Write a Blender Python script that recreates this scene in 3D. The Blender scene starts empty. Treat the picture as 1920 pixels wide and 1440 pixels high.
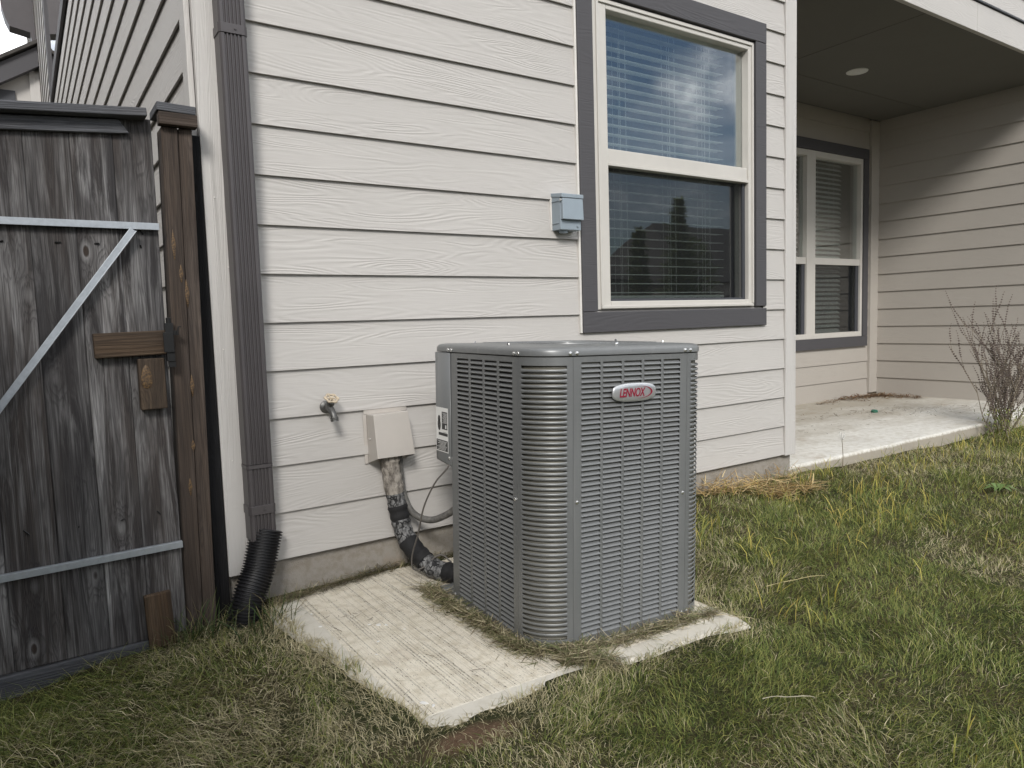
import bpy, math, random
import numpy as np
from mathutils import Vector, Matrix
random.seed(7); rng = np.random.default_rng(11)
SC = bpy.context.scene; COL = SC.collection
R_ = math.radians

# ------------------------------------------------------------------ camera
cam_d = bpy.data.cameras.new('camera'); cam = bpy.data.objects.new('camera', cam_d); COL.objects.link(cam)
cam_d.sensor_width = 36; cam_d.lens = 25.363; cam_d.clip_start = 0.05; cam_d.clip_end = 1000
CAM = np.array([-0.5632, -2.7239, 1.0885])
right = (0.827044, -0.561290, -0.030843); up = (0.074173, 0.054575, 0.995751); fwd = (0.557222, 0.825818, -0.086768)
cam.matrix_world = Matrix(((right[0], up[0], -fwd[0], CAM[0]), (right[1], up[1], -fwd[1], CAM[1]),
                           (right[2], up[2], -fwd[2], CAM[2]), (0, 0, 0, 1)))
SC.camera = cam

# ------------------------------------------------------------------ sky and sun (sun behind thin cloud, high on the left)
SUN = Vector((-0.62, -1.0, 0.82)).normalized()
W = bpy.data.worlds.new('World'); SC.world = W; W.use_nodes = True
wn = W.node_tree.nodes; wl = W.node_tree.links; wn.clear()
def wnode(t, **k):
    n = wn.new(t)
    for a, b in k.items(): setattr(n, a, b)
    return n
sky = wnode('ShaderNodeTexSky', sky_type='NISHITA', sun_disc=False)
sky.sun_elevation = math.asin(SUN.z); sky.sun_rotation = math.atan2(SUN.x, SUN.y) % (2 * math.pi)
sky.air_density = 1.0; sky.dust_density = 0.6; sky.ozone_density = 1.5
wtc = wnode('ShaderNodeTexCoord'); wmap = wnode('ShaderNodeMapping')
wmap.inputs['Scale'].default_value = (1.0, 1.0, 2.6); wmap.inputs['Location'].default_value = (13.4255, 3.2620, 17.2128)
wl.new(wtc.outputs['Generated'], wmap.inputs['Vector'])
wnz = wnode('ShaderNodeTexNoise'); wnz.inputs['Scale'].default_value = 2.3; wnz.inputs['Detail'].default_value = 9; wnz.inputs['Roughness'].default_value = 0.56
wnz.inputs['Distortion'].default_value = 0.25
wl.new(wmap.outputs[0], wnz.inputs['Vector'])
wrp = wnode('ShaderNodeValToRGB'); wrp.color_ramp.elements[0].position = 0.40; wrp.color_ramp.elements[1].position = 0.58
wl.new(wnz.outputs['Fac'], wrp.inputs[0])
wcl = wnode('ShaderNodeValToRGB'); wcl.color_ramp.elements[0].position = .47; wcl.color_ramp.elements[1].position = .62
wcl.color_ramp.elements[0].color = (8.0, 8.6, 9.6, 1); wcl.color_ramp.elements[1].color = (34, 34, 34, 1); wl.new(wnz.outputs['Fac'], wcl.inputs[0])
wmx = wnode('ShaderNodeMix', data_type='RGBA'); wl.new(wrp.outputs[0], wmx.inputs['Factor'])
wl.new(sky.outputs[0], wmx.inputs['A']); wl.new(wcl.outputs[0], wmx.inputs['B'])
wbg = wnode('ShaderNodeBackground'); wbg.inputs['Strength'].default_value = 0.080
wl.new(wmx.outputs['Result'], wbg.inputs['Color'])
wo = wnode('ShaderNodeOutputWorld'); wl.new(wbg.outputs[0], wo.inputs[0])
sd = bpy.data.lights.new('sun', 'SUN'); sd.energy = 2.9; sd.angle = R_(16); sd.color = (1.0, 0.965, 0.92)
so = bpy.data.objects.new('sun', sd); COL.objects.link(so); so.location = (-6, -12, 10)
so.rotation_euler = SUN.to_track_quat('Z', 'Y').to_euler()
SC.view_settings.view_transform = 'Standard'; SC.view_settings.look = 'None'
SC.view_settings.exposure = 0.08; SC.view_settings.gamma = 1.0; SC.view_settings.use_curve_mapping = False

# ------------------------------------------------------------------ material helpers
class NT:
    def __init__(s, name):
        s.m = bpy.data.materials.new(name); s.m.use_nodes = True; s.t = s.m.node_tree
        s.p = s.t.nodes['Principled BSDF']; s.o = s.t.nodes['Material Output']
    def n(s, t, _p=None, **k):
        x = s.t.nodes.new(t)
        for a, b in (_p or {}).items(): setattr(x, a, b)
        for a, b in k.items(): s.set(x.inputs[a.replace('_', ' ')], b)
        return x
    def set(s, inp, v):
        if isinstance(v, bpy.types.NodeSocket): s.t.links.new(v, inp)
        else: inp.default_value = v
    def tc(s, kind='Object'): return s.n('ShaderNodeTexCoord').outputs[kind]
    def mp(s, v, scale=(1, 1, 1), loc=(0, 0, 0), rot=(0, 0, 0)):
        return s.n('ShaderNodeMapping', Vector=v, Scale=scale, Location=loc, Rotation=rot).outputs[0]
    def noise(s, v, scale=5, detail=3, rough=.5, dist=0, w=None):
        x = s.n('ShaderNodeTexNoise', {'noise_dimensions': '4D' if w is not None else '3D'}, Vector=v, Scale=scale, Detail=detail, Roughness=rough, Distortion=dist)
        if w is not None: s.set(x.inputs['W'], w)
        return x.outputs['Fac']
    def math(s, op, a, b=0.0, c=None, clamp=False):
        x = s.t.nodes.new('ShaderNodeMath'); x.operation = op; x.use_clamp = clamp
        s.set(x.inputs[0], a); s.set(x.inputs[1], b)
        if c is not None: s.set(x.inputs[2], c)
        return x.outputs[0]
    def ramp(s, f, stops, mode='LINEAR'):
        x = s.t.nodes.new('ShaderNodeValToRGB'); x.color_ramp.interpolation = mode
        e = x.color_ramp.elements
        while len(e) < len(stops): e.new(0.5)
        for i, (p, c) in enumerate(stops):
            e[i].position = p; e[i].color = (c, c, c, 1) if isinstance(c, (int, float)) else (*c, 1)
        s.set(x.inputs[0], f); return x.outputs[0]
    def mix(s, f, a, b, blend='MIX'):
        x = s.t.nodes.new('ShaderNodeMix'); x.data_type = 'RGBA'; x.blend_type = blend
        s.set(x.inputs['Factor'], f)
        for k, v in (('A', a), ('B', b)):
            if isinstance(v, (tuple, list)): v = (*v[:3], 1)
            s.set(x.inputs[k], v)
        return x.outputs['Result']
    def bump(s, h, dist=.001, strength=1.0, prev=None):
        x = s.n('ShaderNodeBump', Height=h, Distance=dist, Strength=strength)
        if prev is not None: s.set(x.inputs['Normal'], prev)
        return x.outputs[0]
    def rnd(s): return s.n('ShaderNodeObjectInfo').outputs['Random']
    def fin(s, col=None, rough=None, metal=None, normal=None, spec=None):
        for k, v in (('Base Color', col), ('Roughness', rough), ('Metallic', metal), ('Normal', normal), ('Specular IOR Level', spec)):
            if v is None: continue
            if isinstance(v, (tuple, list)): v = (*v[:3], 1)
            s.set(s.p.inputs[k], v)
        return s.m
M = {}
def simple(name, col, rough=.6, metal=0., nscale=20, namp=.12, bump=0., bscale=200, spec=.5):
    t = NT(name); v = t.tc()
    f = t.noise(v, nscale, 5, .6, w=t.math('MULTIPLY', t.rnd(), 50))
    c = t.mix(f, [x * (1 - namp * 2) for x in col], [min(1, x * (1 + namp * 1.6)) for x in col])
    nrm = t.bump(t.noise(v, bscale, 2), .001, bump) if bump else None
    M[name] = t.fin(c, rough, metal, nrm, spec); return M[name]

def siding_mat(name, col, axis='x', depth=.0011):
    # fibre-cement plank with an embossed wood grain, long axis = local X
    t = NT(name); v = t.tc(); w = t.math('MULTIPLY', t.rnd(), 90)
    sc = (1.3, 1, 11) if axis == 'x' else (26, 26, .7)
    a = t.noise(t.mp(v, sc), 1.0, 1.5, .45, .35, w)
    lines = t.math('SINE', t.math('MULTIPLY', a, 120))
    lines = t.math('MULTIPLY', lines, t.ramp(t.noise(t.mp(v, [k * .8 for k in sc]), 1.7, 1, w=w), [(.36, .05), (.62, 1.0)]))
    fs = (10, 8, 190) if axis == 'x' else (190, 190, 10)
    fine = t.noise(t.mp(v, fs), 1.0, 2, .6, w=w)
    h = t.math('ADD', t.math('MULTIPLY', lines, .55), t.math('MULTIPLY', fine, .75))
    big = t.noise(v, 2.2, 4, .6, w=w); dirt = t.noise(t.mp(v, (1, 1, 3)), 9, 6, .7, w=w)
    c = t.mix(big, [x * .93 for x in col], [x * 1.05 for x in col])
    c = t.mix(t.ramp(dirt, [(.56, 0), (.75, .22)]), c, [col[0] * .72, col[1] * .70, col[2] * .66])
    c = t.mix(t.math('MULTIPLY', t.rnd(), .10), c, [x * .8 for x in col])
    M[name] = t.fin(c, .62, 0, t.bump(h, depth, .8), .35); return M[name]
CREAM = (.465, .447, .424)
siding_mat('siding', CREAM)
siding_mat('siding_z', (.515, .498, .475), 'z', .0012)
siding_mat('siding_porch', (.385, .357, .32), 'x', .0005)  # same lap siding, darkened so the colour carries part of the porch shade
siding_mat('trim_dark', (.070, .068, .073), 'x', .0006)
siding_mat('beam_paint', (.49, .472, .448), 'x', .0010)
simple('frame_cream', (.52, .50, .462), .45, nscale=8, namp=.06)
simple('gutter_metal', (.075, .068, .070), .42, .15, 6, .12)
simple('trim_flat_dark', (.045, .048, .056), .6)
simple('roof_shingle', (.06, .055, .05), .9, nscale=14, namp=.4, bump=.5, bscale=30)
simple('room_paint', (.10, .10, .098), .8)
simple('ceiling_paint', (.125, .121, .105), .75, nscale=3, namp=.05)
simple('light_trim', (.75, .75, .73), .4)
simple('blind_white', (.80, .81, .78), .5, nscale=4, namp=.03)
simple('galv', (.40, .43, .46), .5, .6, 60, .16, .1, 120)
simple('black_plastic', (.011, .011, .013), .5, 0, 12, .3)
simple('black_metal', (.012, .012, .012), .45, .3)
simple('hood_metal', (.46, .43, .395), .5, .05, 9, .06)
simple('box_grey', (.27, .32, .36), .45, .1, 15, .06)
simple('screw_steel', (.75, .75, .74), .22, .9)
simple('brass_dull', (.13, .13, .125), .45, .7, 60, .4, .5, 150)
simple('faucet_wheel', (.50, .42, .31), .55, .1, 70, .35)
simple('caulk', (.66, .64, .60), .6)
simple('sticker_white', (.78, .78, .76), .5, namp=.03)
simple('sticker_black', (.02, .02, .022), .5)
simple('badge_silver', (.56, .57, .58), .28, .65, 8, .05)
simple('badge_red', (.24, .007, .030), .4, namp=.04)
simple('conduit_grey', (.13, .125, .115), .6, 0, 70, .5, .6, 90)
simple('wire_grey', (.11, .10, .09), .6)
simple('foam_black', (.010, .010, .011), .8, 0, 60, .5, .8, 160)
simple('green_plastic', (.015, .14, .09), .5)
simple('stone_chip', (.70, .69, .66), .9)
simple('stem_brown', (.20, .165, .12), .85, namp=.3)
simple('seed_dark', (.12, .092, .08), .9, namp=.3)
simple('bark', (.10, .08, .06), .9, namp=.3, bump=.6, bscale=20)

def metal_ac():
    t = NT('ac_paint'); v = t.tc()
    f = t.noise(v, 3.5, 6, .65); sp = t.noise(v, 240, 2, .5)
    c = t.mix(f, (.155, .161, .162), (.205, .211, .211))
    c = t.mix(t.ramp(sp, [(.70, 0), (.80, .45)]), c, (.38, .37, .35))
    drip = t.noise(t.mp(v, (40, 40, 1.2)), 1, 4, .6)
    c = t.mix(t.ramp(drip, [(.58, 0), (.8, .35)]), c, (.32, .315, .30))
    M['ac_paint'] = t.fin(c, t.ramp(f, [(.3, .32), (.7, .46)]), .25, t.bump(t.noise(v, 500, 1), .0003, .25), .5)
metal_ac()
def coil():
    t = NT('coil_fin'); v = t.tc()
    fin = t.n('ShaderNodeTexWave', {'bands_direction': 'Z'}, Vector=v, Scale=48, Distortion=.3).outputs['Fac']
    g = t.noise(v, 6, 6, .7); d = t.noise(t.mp(v, (4, 4, 60)), 1, 3)
    c = t.mix(g, (.10, .096, .08), (.25, .24, .20))
    c = t.mix(t.math('MULTIPLY', d, .35), c, (.10, .095, .08))
    M['coil_fin'] = t.fin(c, .6, .1, t.bump(fin, .002, .5))
coil()
def wood(name, dark, lite, brown, fam=1.0):
    # weathered picket, grain along local Z, with knots
    t = NT(name); v = t.tc(); r = t.rnd(); w = t.math('MULTIPLY', r, 70)
    off = t.n('ShaderNodeCombineXYZ', X=t.math('MULTIPLY', r, 13.7), Y=0.0, Z=t.math('MULTIPLY', r, 31.3)).outputs[0]
    vv = t.n('ShaderNodeVectorMath', {'operation': 'ADD'}); t.set(vv.inputs[0], v); t.set(vv.inputs[1], off); vv = vv.outputs[0]
    vo = t.n('ShaderNodeTexVoronoi', {'feature': 'F1'}, Vector=t.mp(vv, (7.5, .4, 3.4)), Scale=1.0, Randomness=1.0).outputs['Distance']
    knot = t.ramp(vo, [(.06, 1), (.13, 0)]); halo = t.ramp(vo, [(.05, 1), (.34, 0)], 'EASE')
    a = t.noise(t.mp(vv, (20, 8, .8)), 1.0, 3, .5, .4)
    a = t.math('ADD', a, t.math('MULTIPLY', halo, .20))
    ring = t.math('SINE', t.math('MULTIPLY', a, 90))
    fine = t.noise(t.mp(vv, (330, 80, 4)), 1.0, 4, .65)
    streak = t.noise(t.mp(vv, (26, 8, 1.7)), 1.0, 6, .68, 1.2)
    patch = t.noise(t.mp(vv, (6, 3, 1.6)), 1.0, 4, .6, .5)
    sm = t.math('MULTIPLY', t.ramp(streak, [(.42, 0), (.70, 1)]), t.ramp(patch, [(.38, .18), (.60, 1)]))
    c = t.mix(t.ramp(t.noise(t.mp(vv, (5, 3, .8)), 1.3, 4, .6, w=w), [(.42, 0), (.62, .8)]), dark, brown)
    c = t.mix(sm, c, lite)
    c = t.mix(t.math('MULTIPLY', t.ramp(ring, [(0.3, 0), (1.0, 1)]), .40), c, [x * .40 for x in dark])
    c = t.mix(t.math('MULTIPLY', t.ramp(fine, [(.36, 1), (.56, 0)]), .55), c, [x * .40 for x in dark])
    c = t.mix(t.ramp(vo, [(.05, .0), (.07, .35), (.14, 0)]), c, lite)
    c = t.mix(t.math('MULTIPLY', t.ramp(vo, [(.045, 1), (.07, 0)]), .9), c, (brown[0] * .5, brown[1] * .42, brown[2] * .35))
    c = t.mix(t.math('MULTIPLY', t.rnd(), .5), c, [x * .6 for x in dark])
    h = t.math('ADD', t.math('MULTIPLY', ring, .35), t.math('ADD', fine, t.math('MULTIPLY', knot, -.8)))
    M[name] = t.fin(c, .85, 0, t.bump(h, .0016, .8), .25)
wood('wood_picket', (.050, .047, .048), (.45, .44, .435), (.080, .066, .058))
wood('wood_cap', (.095, .098, .108), (.22, .225, .24), (.11, .10, .098))
wood('wood_post', (.055, .044, .038), (.15, .12, .10), (.085, .060, .043))
wood('wood_block', (.060, .045, .034), (.16, .115, .078), (.12, .075, .042))
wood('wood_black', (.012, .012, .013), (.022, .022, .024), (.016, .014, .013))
def resin():
    t = NT('resin_knot'); v = t.tc(); f = t.noise(v, 160, 4)
    M['resin_knot'] = t.fin(t.mix(t.ramp(f, [(.35, 0), (.65, 1)]), (.035, .022, .014), (.15, .088, .034)), .6, 0, t.bump(f, .002, .8))
resin()
def concrete(name, base, broom=False):
    t = NT(name); v = t.tc()
    a = t.noise(v, 2.2, 6, .62); b = t.noise(v, 26, 6, .65); g = t.noise(v, 260, 3, .6)
    c = t.mix(a, [x * .80 for x in base], [min(1, x * 1.10) for x in base])
    c = t.mix(t.ramp(b, [(.36, .5), (.55, 0)]), c, [base[0] * .62, base[1] * .58, base[2] * .50])
    c = t.mix(t.ramp(g, [(.30, .6), (.40, 0)]), c, [x * .45 for x in base])
    h = t.math('ADD', t.math('MULTIPLY', b, .6), t.math('MULTIPLY', g, .5)); nrm = t.bump(h, .012 if name[0] == 'f' else .002, .5)
    st = t.noise(t.mp(v, (1, 1, 1), (4.2, 1.1, 0)), 4.0, 4, .6)
    c = t.mix(t.ramp(st, [(.60, 0), (.74, .5)]), c, (.30, .215, .14))
    if name == 'slab_concrete':
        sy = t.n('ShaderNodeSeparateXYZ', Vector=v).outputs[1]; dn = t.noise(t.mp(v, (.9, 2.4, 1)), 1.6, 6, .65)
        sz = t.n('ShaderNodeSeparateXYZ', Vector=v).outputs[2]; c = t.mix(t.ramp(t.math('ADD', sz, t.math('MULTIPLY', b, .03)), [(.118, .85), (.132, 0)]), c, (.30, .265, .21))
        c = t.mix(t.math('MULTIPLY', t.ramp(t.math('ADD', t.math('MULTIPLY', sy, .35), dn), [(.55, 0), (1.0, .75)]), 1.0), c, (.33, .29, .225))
    if broom:
        sx = t.n('ShaderNodeSeparateXYZ', Vector=v)
        X, Y = sx.outputs[0], sx.outputs[1]
        m = t.math('MULTIPLY', t.ramp(t.math('ADD', X, t.math('MULTIPLY', b, .02)), [(.105, 0), (.112, 1)]),
                   t.ramp(t.math('ADD', Y, t.math('MULTIPLY', b, .02)), [(.125, 0), (.132, 1)]))
        br = t.noise(t.mp(v, (210, 5, 1)), 1, 2, .6); br2 = t.noise(t.mp(v, (170, 1.6, 1)), 1, 1.5, .5)
        pits = t.noise(t.mp(v, (230, 110, 1)), 1, 2)
        c = t.mix(t.math('SUBTRACT', 1.0, m), c, t.mix(.55, c, (.50, .485, .44)))
        hb = t.math('MULTIPLY', t.math('ADD', br, br2), m)
        c = t.mix(t.math('MULTIPLY', m, t.ramp(br2, [(.34, .65), (.46, 0)])), c, [x * .48 for x in base])
        c = t.mix(t.math('MULTIPLY', m, t.ramp(t.math('ADD', pits, t.math('MULTIPLY', br2, .5)), [(.545, .9), (.60, 0)])), c, (.10, .09, .07))
        nrm = t.bump(hb, .004, .8, nrm)
    M[name] = t.fin(c, .92, 0, nrm, .2)
concrete('pad_concrete', (.72, .665, .555), True)
concrete('slab_concrete', (.70, .685, .635))
concrete('foundation_concrete', (.33, .305, .27))
def crackle(name, paint, under, scale, cover):
    t = NT(name); v = t.tc()
    vo = t.n('ShaderNodeTexVoronoi', {'feature': 'DISTANCE_TO_EDGE'}, Vector=t.mp(v, (1, 1, .75)), Scale=scale, Randomness=1.0).outputs['Distance']
    big = t.noise(v, 24, 3, .6); thr = t.math('SUBTRACT', vo, t.math('MULTIPLY', t.math('SUBTRACT', big, cover), .9))
    f = t.math('MULTIPLY', t.ramp(thr, [(.012, 0), (.03, 1)]), t.ramp(t.noise(t.mp(v, (45, 45, 22)), 1, 5, .75), [(.38, 0), (.56, 1)]))
    c = t.mix(f, under, t.mix(t.noise(v, 90, 3), [x * .75 for x in paint], paint))
    M[name] = t.fin(c, .75, 0, t.bump(f, .002, .8))
crackle('crackle_beige', (.40, .365, .32), (.12, .105, .09), 22, .66)
crackle('crackle_white', (.24, .24, .24), (.012, .012, .013), 60, .46)
def glass():
    t = NT('window_glass'); nd = t.t.nodes
    tr = t.n('ShaderNodeBsdfTransparent', Color=(.86, .90, .89, 1)); gl = t.n('ShaderNodeBsdfGlossy', Color=(1, 1, 1, 1), Roughness=0.0)
    wv = t.bump(t.noise(t.tc(), 3.0, 1), .004, .25); t.set(gl.inputs['Normal'], wv)
    lw = t.n('ShaderNodeLayerWeight', Blend=.5).outputs['Facing']; fr = t.math('ADD', t.math('MULTIPLY', t.math('POWER', lw, 3.5), .9), .25); mx = t.n('ShaderNodeMixShader', Fac=fr)
    t.t.links.new(tr.outputs[0], mx.inputs[1]); t.t.links.new(gl.outputs[0], mx.inputs[2]); t.t.links.new(mx.outputs[0], t.o.inputs[0])
    M['window_glass'] = t.m
    t = NT('screen_mesh'); tr = t.n('ShaderNodeBsdfTransparent'); df = t.n('ShaderNodeBsdfDiffuse', Color=(.02, .021, .023, 1))
    mx = t.n('ShaderNodeMixShader', Fac=.42); t.t.links.new(tr.outputs[0], mx.inputs[1]); t.t.links.new(df.outputs[0], mx.inputs[2]); t.t.links.new(mx.outputs[0], t.o.inputs[0])
    M['screen_mesh'] = t.m
glass()
def ground_mat():
    t = NT('thatch'); v = t.tc()
    a = t.noise(v, 2.0, 5, .6); b = t.noise(v, 55, 6, .7); g = t.noise(v, 7, 4)
    c = t.mix(t.ramp(b, [(.35, 0), (.65, 1)]), (.028, .024, .014), (.115, .092, .052))
    c = t.mix(t.ramp(t.math('ADD', t.math('MULTIPLY', a, .6), t.math('MULTIPLY', g, .4)), [(.42, 0), (.58, .75)]), c, (.035, .048, .017))
    dd = t.n('ShaderNodeVectorMath', {'operation': 'DISTANCE'}); t.set(dd.inputs[0], t.mp(v, (1, 2.1, 0))); dd.inputs[1].default_value = (.26, -1.275 * 2.1, 0)
    c = t.mix(t.ramp(t.math('ADD', dd.outputs['Value'], t.math('MULTIPLY', g, .16)), [(.14, .95), (.22, 0)]), c, t.mix(b, (.09, .055, .035), (.22, .145, .095)))
    M['thatch'] = t.fin(c, .95, 0, t.bump(b, .02, 1.0), .1)
ground_mat()
def blade_mat(name, rough=.6, trans=.25):
    t = NT(name); a = t.n('ShaderNodeAttribute', {'attribute_name': 'Col'}).outputs['Color']
    t.fin(a, rough, 0, None, .3)
    tl = t.n('ShaderNodeBsdfTranslucent', Color=a); mx = t.n('ShaderNodeMixShader', Fac=trans)
    t.t.links.new(t.p.outputs[0], mx.inputs[1]); t.t.links.new(tl.outputs[0], mx.inputs[2]); t.t.links.new(mx.outputs[0], t.o.inputs[0])
    M[name] = t.m
blade_mat('grass_blade'); blade_mat('leaf_far', .7, .2)

# ------------------------------------------------------------------ mesh helpers
class MB:
    def __init__(s): s.v = []; s.f = []
    def add(s, v, f):
        o = len(s.v); s.v += [tuple(float(c) for c in p) for p in v]; s.f += [tuple(i + o for i in q) for q in f]; return s
    def box(s, x0, x1, y0, y1, z0, z1):
        return s.add([(x, y, z) for x in (x0, x1) for y in (y0, y1) for z in (z0, z1)],
                     [(0, 1, 3, 2), (4, 6, 7, 5), (0, 4, 5, 1), (2, 3, 7, 6), (0, 2, 6, 4), (1, 5, 7, 3)])
    def hexa(s, a):  # 8 points ordered like box
        return s.add(a, [(0, 1, 3, 2), (4, 6, 7, 5), (0, 4, 5, 1), (2, 3, 7, 6), (0, 2, 6, 4), (1, 5, 7, 3)])
    def prism(s, poly, ax, a0, a1):
        # poly: 2D points in the plane of the other two axes (kept in xyz order), extruded along axis ax
        def P(u, v, w):
            q = [u, v]; q.insert(ax, w); return tuple(q)
        n = len(poly)
        s.add([P(u, v, a0) for u, v in poly] + [P(u, v, a1) for u, v in poly],
              [tuple(range(n))[::-1], tuple(range(n, 2 * n))] + [(i, (i + 1) % n, n + (i + 1) % n, n + i) for i in range(n)]); return s
    def tube(s, pts, rad, n=10, cap=True):
        pts = [Vector(p) for p in pts]
        if not isinstance(rad, (list, tuple)): rad = [rad] * len(pts)
        d0 = (pts[1] - pts[0]).normalized(); u = d0.orthogonal().normalized(); rings = []
        for i, p in enumerate(pts):
            d = (pts[min(i + 1, len(pts) - 1)] - pts[max(i - 1, 0)]).normalized()
            u = (u - d * u.dot(d)).normalized(); w = d.cross(u)
            rings.append([p + (u * math.cos(2 * math.pi * k / n) + w * math.sin(2 * math.pi * k / n)) * rad[i] for k in range(n)])
        v = [q for r in rings for q in r]; f = []
        for i in range(len(pts) - 1):
            for k in range(n): f.append((i * n + k, i * n + (k + 1) % n, (i + 1) * n + (k + 1) % n, (i + 1) * n + k))
        if cap: f.append(tuple(range(n))[::-1]); f.append(tuple((len(pts) - 1) * n + k for k in range(n)))
        return s.add(v, f)
    def loft(s, rings, closed=True, cap=False):
        n = len(rings[0]); v = [q for r in rings for q in r]; f = []
        for i in range(len(rings) - 1):
            for k in range(n if closed else n - 1):
                f.append((i * n + k, i * n + (k + 1) % n, (i + 1) * n + (k + 1) % n, (i + 1) * n + k))
        if cap: f.append(tuple(range(n))[::-1]); f.append(tuple((len(rings) - 1) * n + k for k in range(n)))
        return s.add(v, f)
    def build(s, name, mat, parent=None, smooth=None, bevel=0, loc=None, rot=None, kind=None, label=None):
        me = bpy.data.meshes.new(name); me.from_pydata(s.v, [], s.f); me.update()
        return obj(name, me, mat, parent, smooth, bevel, loc, rot, kind, label)
def obj(name, me, mat, parent=None, smooth=None, bevel=0, loc=None, rot=None, kind=None, label=None):
    o = bpy.data.objects.new(name, me); COL.objects.link(o)
    if mat and not me.materials: me.materials.append(M[mat])
    if smooth:
        me.polygons.foreach_set('use_smooth', [True] * len(me.polygons))
        try: me.set_sharp_from_angle(angle=R_(smooth))
        except Exception: pass
    if bevel:
        b = o.modifiers.new('bevel', 'BEVEL'); b.width = bevel; b.segments = 2; b.limit_method = 'ANGLE'; b.angle_limit = R_(40)
    if loc is not None: o.location = loc
    if rot is not None: o.rotation_euler = rot
    if parent is not None: o.parent = parent
    if kind: o['kind'] = kind
    if label: o['label'] = label
    return o
def tag(o, label, cat, group=None):
    o['label'] = label; o['category'] = cat
    if group: o['group'] = group
    return o
def thing(name, label, cat, loc=(0, 0, 0), group=None):
    o = bpy.data.objects.new(name, None); COL.objects.link(o); o.location = loc; o.empty_display_size = .1
    return tag(o, label, cat, group)
def box(name, mat, parent, x0, x1, y0, y1, z0, z1, bevel=.002, **k):
    # origin at the box's low corner so that object texture coordinates follow the piece
    return MB().box(0, x1 - x0, 0, y1 - y0, 0, z1 - z0).build(name, mat, parent, bevel=bevel, loc=(x0, y0, z0), **k)
def cat_rom(pts, per=8):
    p = [np.array(q, float) for q in pts]; p = [2 * p[0] - p[1]] + p + [2 * p[-1] - p[-2]]; out = []
    for i in range(1, len(p) - 2):
        for k in range(per):
            t = k / per; a, b, c, d = p[i - 1:i + 3]
            out.append(.5 * (2 * b + (c - a) * t + (2 * a - 5 * b + 4 * c - d) * t * t + (3 * b - a - 3 * c + d) * t ** 3))
    out.append(p[-2]); return out
def vnoise(x, y, s=1.0, seed=0):
    x = np.asarray(x, float) * s + seed * 17.13; y = np.asarray(y, float) * s + seed * 9.71
    xi = np.floor(x); yi = np.floor(y); fx = x - xi; fy = y - yi; fx = fx * fx * (3 - 2 * fx); fy = fy * fy * (3 - 2 * fy)
    def h(a, b): q = np.sin(a * 127.1 + b * 311.7) * 43758.5453; return q - np.floor(q)
    return (h(xi, yi) * (1 - fx) + h(xi + 1, yi) * fx) * (1 - fy) + (h(xi, yi + 1) * (1 - fx) + h(xi + 1, yi + 1) * fx) * fy
def fbm(x, y, s=1.0, seed=0): return .55 * vnoise(x, y, s, seed) + .3 * vnoise(x, y, s * 2.3, seed + 1) + .15 * vnoise(x, y, s * 5.1, seed + 2)

# ------------------------------------------------------------------ ground
CP = np.array([(-1.3, -.1, -.06), (-.7, -.1, -.012), (-.27, -.1, .03), (0, -.17, .040), (.03, -.24, .055), (.2, -.02, .082), (.6, 0, .084), (2.5, -.02, .10), (3.25, -.02, .078),
    (4.3, -.02, .05), (6, -.02, .03), (8, 0, .03), (.03, -.3, .093), (.07, -.6, .092), (.12, -1.0, .090), (.25, -1.27, .092), (.6, -1.25, .083), (1.1, -1.27, .064),
    (1.45, -1.25, .034), (0, -1.6, .05), (.7, -1.5, .035), (-.2, -.6, .05), (1.47, -.8, .03), (1.5, -.3, .06), (.3, -1.8, .02), (1.5, -2, -.02), (-.6, -1, -.015), (-.6, -2.5, -.01), (3, -1.5, -.03), (6, -1.5, -.05),
    (3, -.5, .035), (6, -.5, .0), (2, -4, -.06), (12, -4, -.1), (-1, 4, -.1), (-1, 9, -.1), (-6, -3, -.1), (-6, -20, -.1), (30, -20, -.1), (10, -60, -.1), (40, 40, -.1), (-40, 40, -.1)])
PADC = np.array([1.0302, -.6856]); PADZ = .07; YAW = -.0515; TX, TY = -.0246, .0056
cy, sy_ = math.cos(YAW), math.sin(YAW)
def padz(x, y):
    dx = x - PADC[0]; dy = y - PADC[1]; return PADZ + TX * (dx * cy + dy * sy_) + TY * (-dx * sy_ + dy * cy)
PAD_POLY = np.array([(.078, -.215), (.10, -.14), (.16, -.095), (.30, -.055), (.60, -.012), (1.0, -.015), (1.41, -.03), (1.405, -.5), (1.402, -1.03), (1.405, -1.17), (1.385, -1.222), (1.25, -1.215),
    (.95, -1.208), (.64, -1.190), (.36, -1.195), (.262, -1.215), (.205, -1.175), (.170, -1.0), (.145, -.80), (.118, -.58), (.088, -.36)])
def inpoly(x, y, P):
    ins = np.zeros(np.shape(x), bool); n = len(P)
    for i in range(n):
        x0, y0 = P[i]; x1, y1 = P[(i + 1) % n]
        c = ((y0 > y) != (y1 > y)) & (x < (x1 - x0) * (y - y0) / (y1 - y0 + 1e-12) + x0); ins ^= c
    return ins
def dpoly(x, y, P):
    d = np.full(np.shape(x), 9e9); n = len(P)
    for i in range(n):
        a = P[i]; b = P[(i + 1) % n]; ab = b - a
        t = np.clip(((x - a[0]) * ab[0] + (y - a[1]) * ab[1]) / (ab @ ab), 0, 1)
        d = np.minimum(d, np.hypot(x - a[0] - t * ab[0], y - a[1] - t * ab[1]))
    return d
def gz(x, y):
    x = np.asarray(x, float); y = np.asarray(y, float); num = np.zeros(x.shape); den = np.zeros(x.shape)
    for a, b, c in CP:
        w = 1 / ((x - a) ** 2 + (y - b) ** 2 + .01) ** 1.5; num += w * c; den += w
    return num / den + (fbm(x, y, 3.1, 5) - .5) * .022
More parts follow.
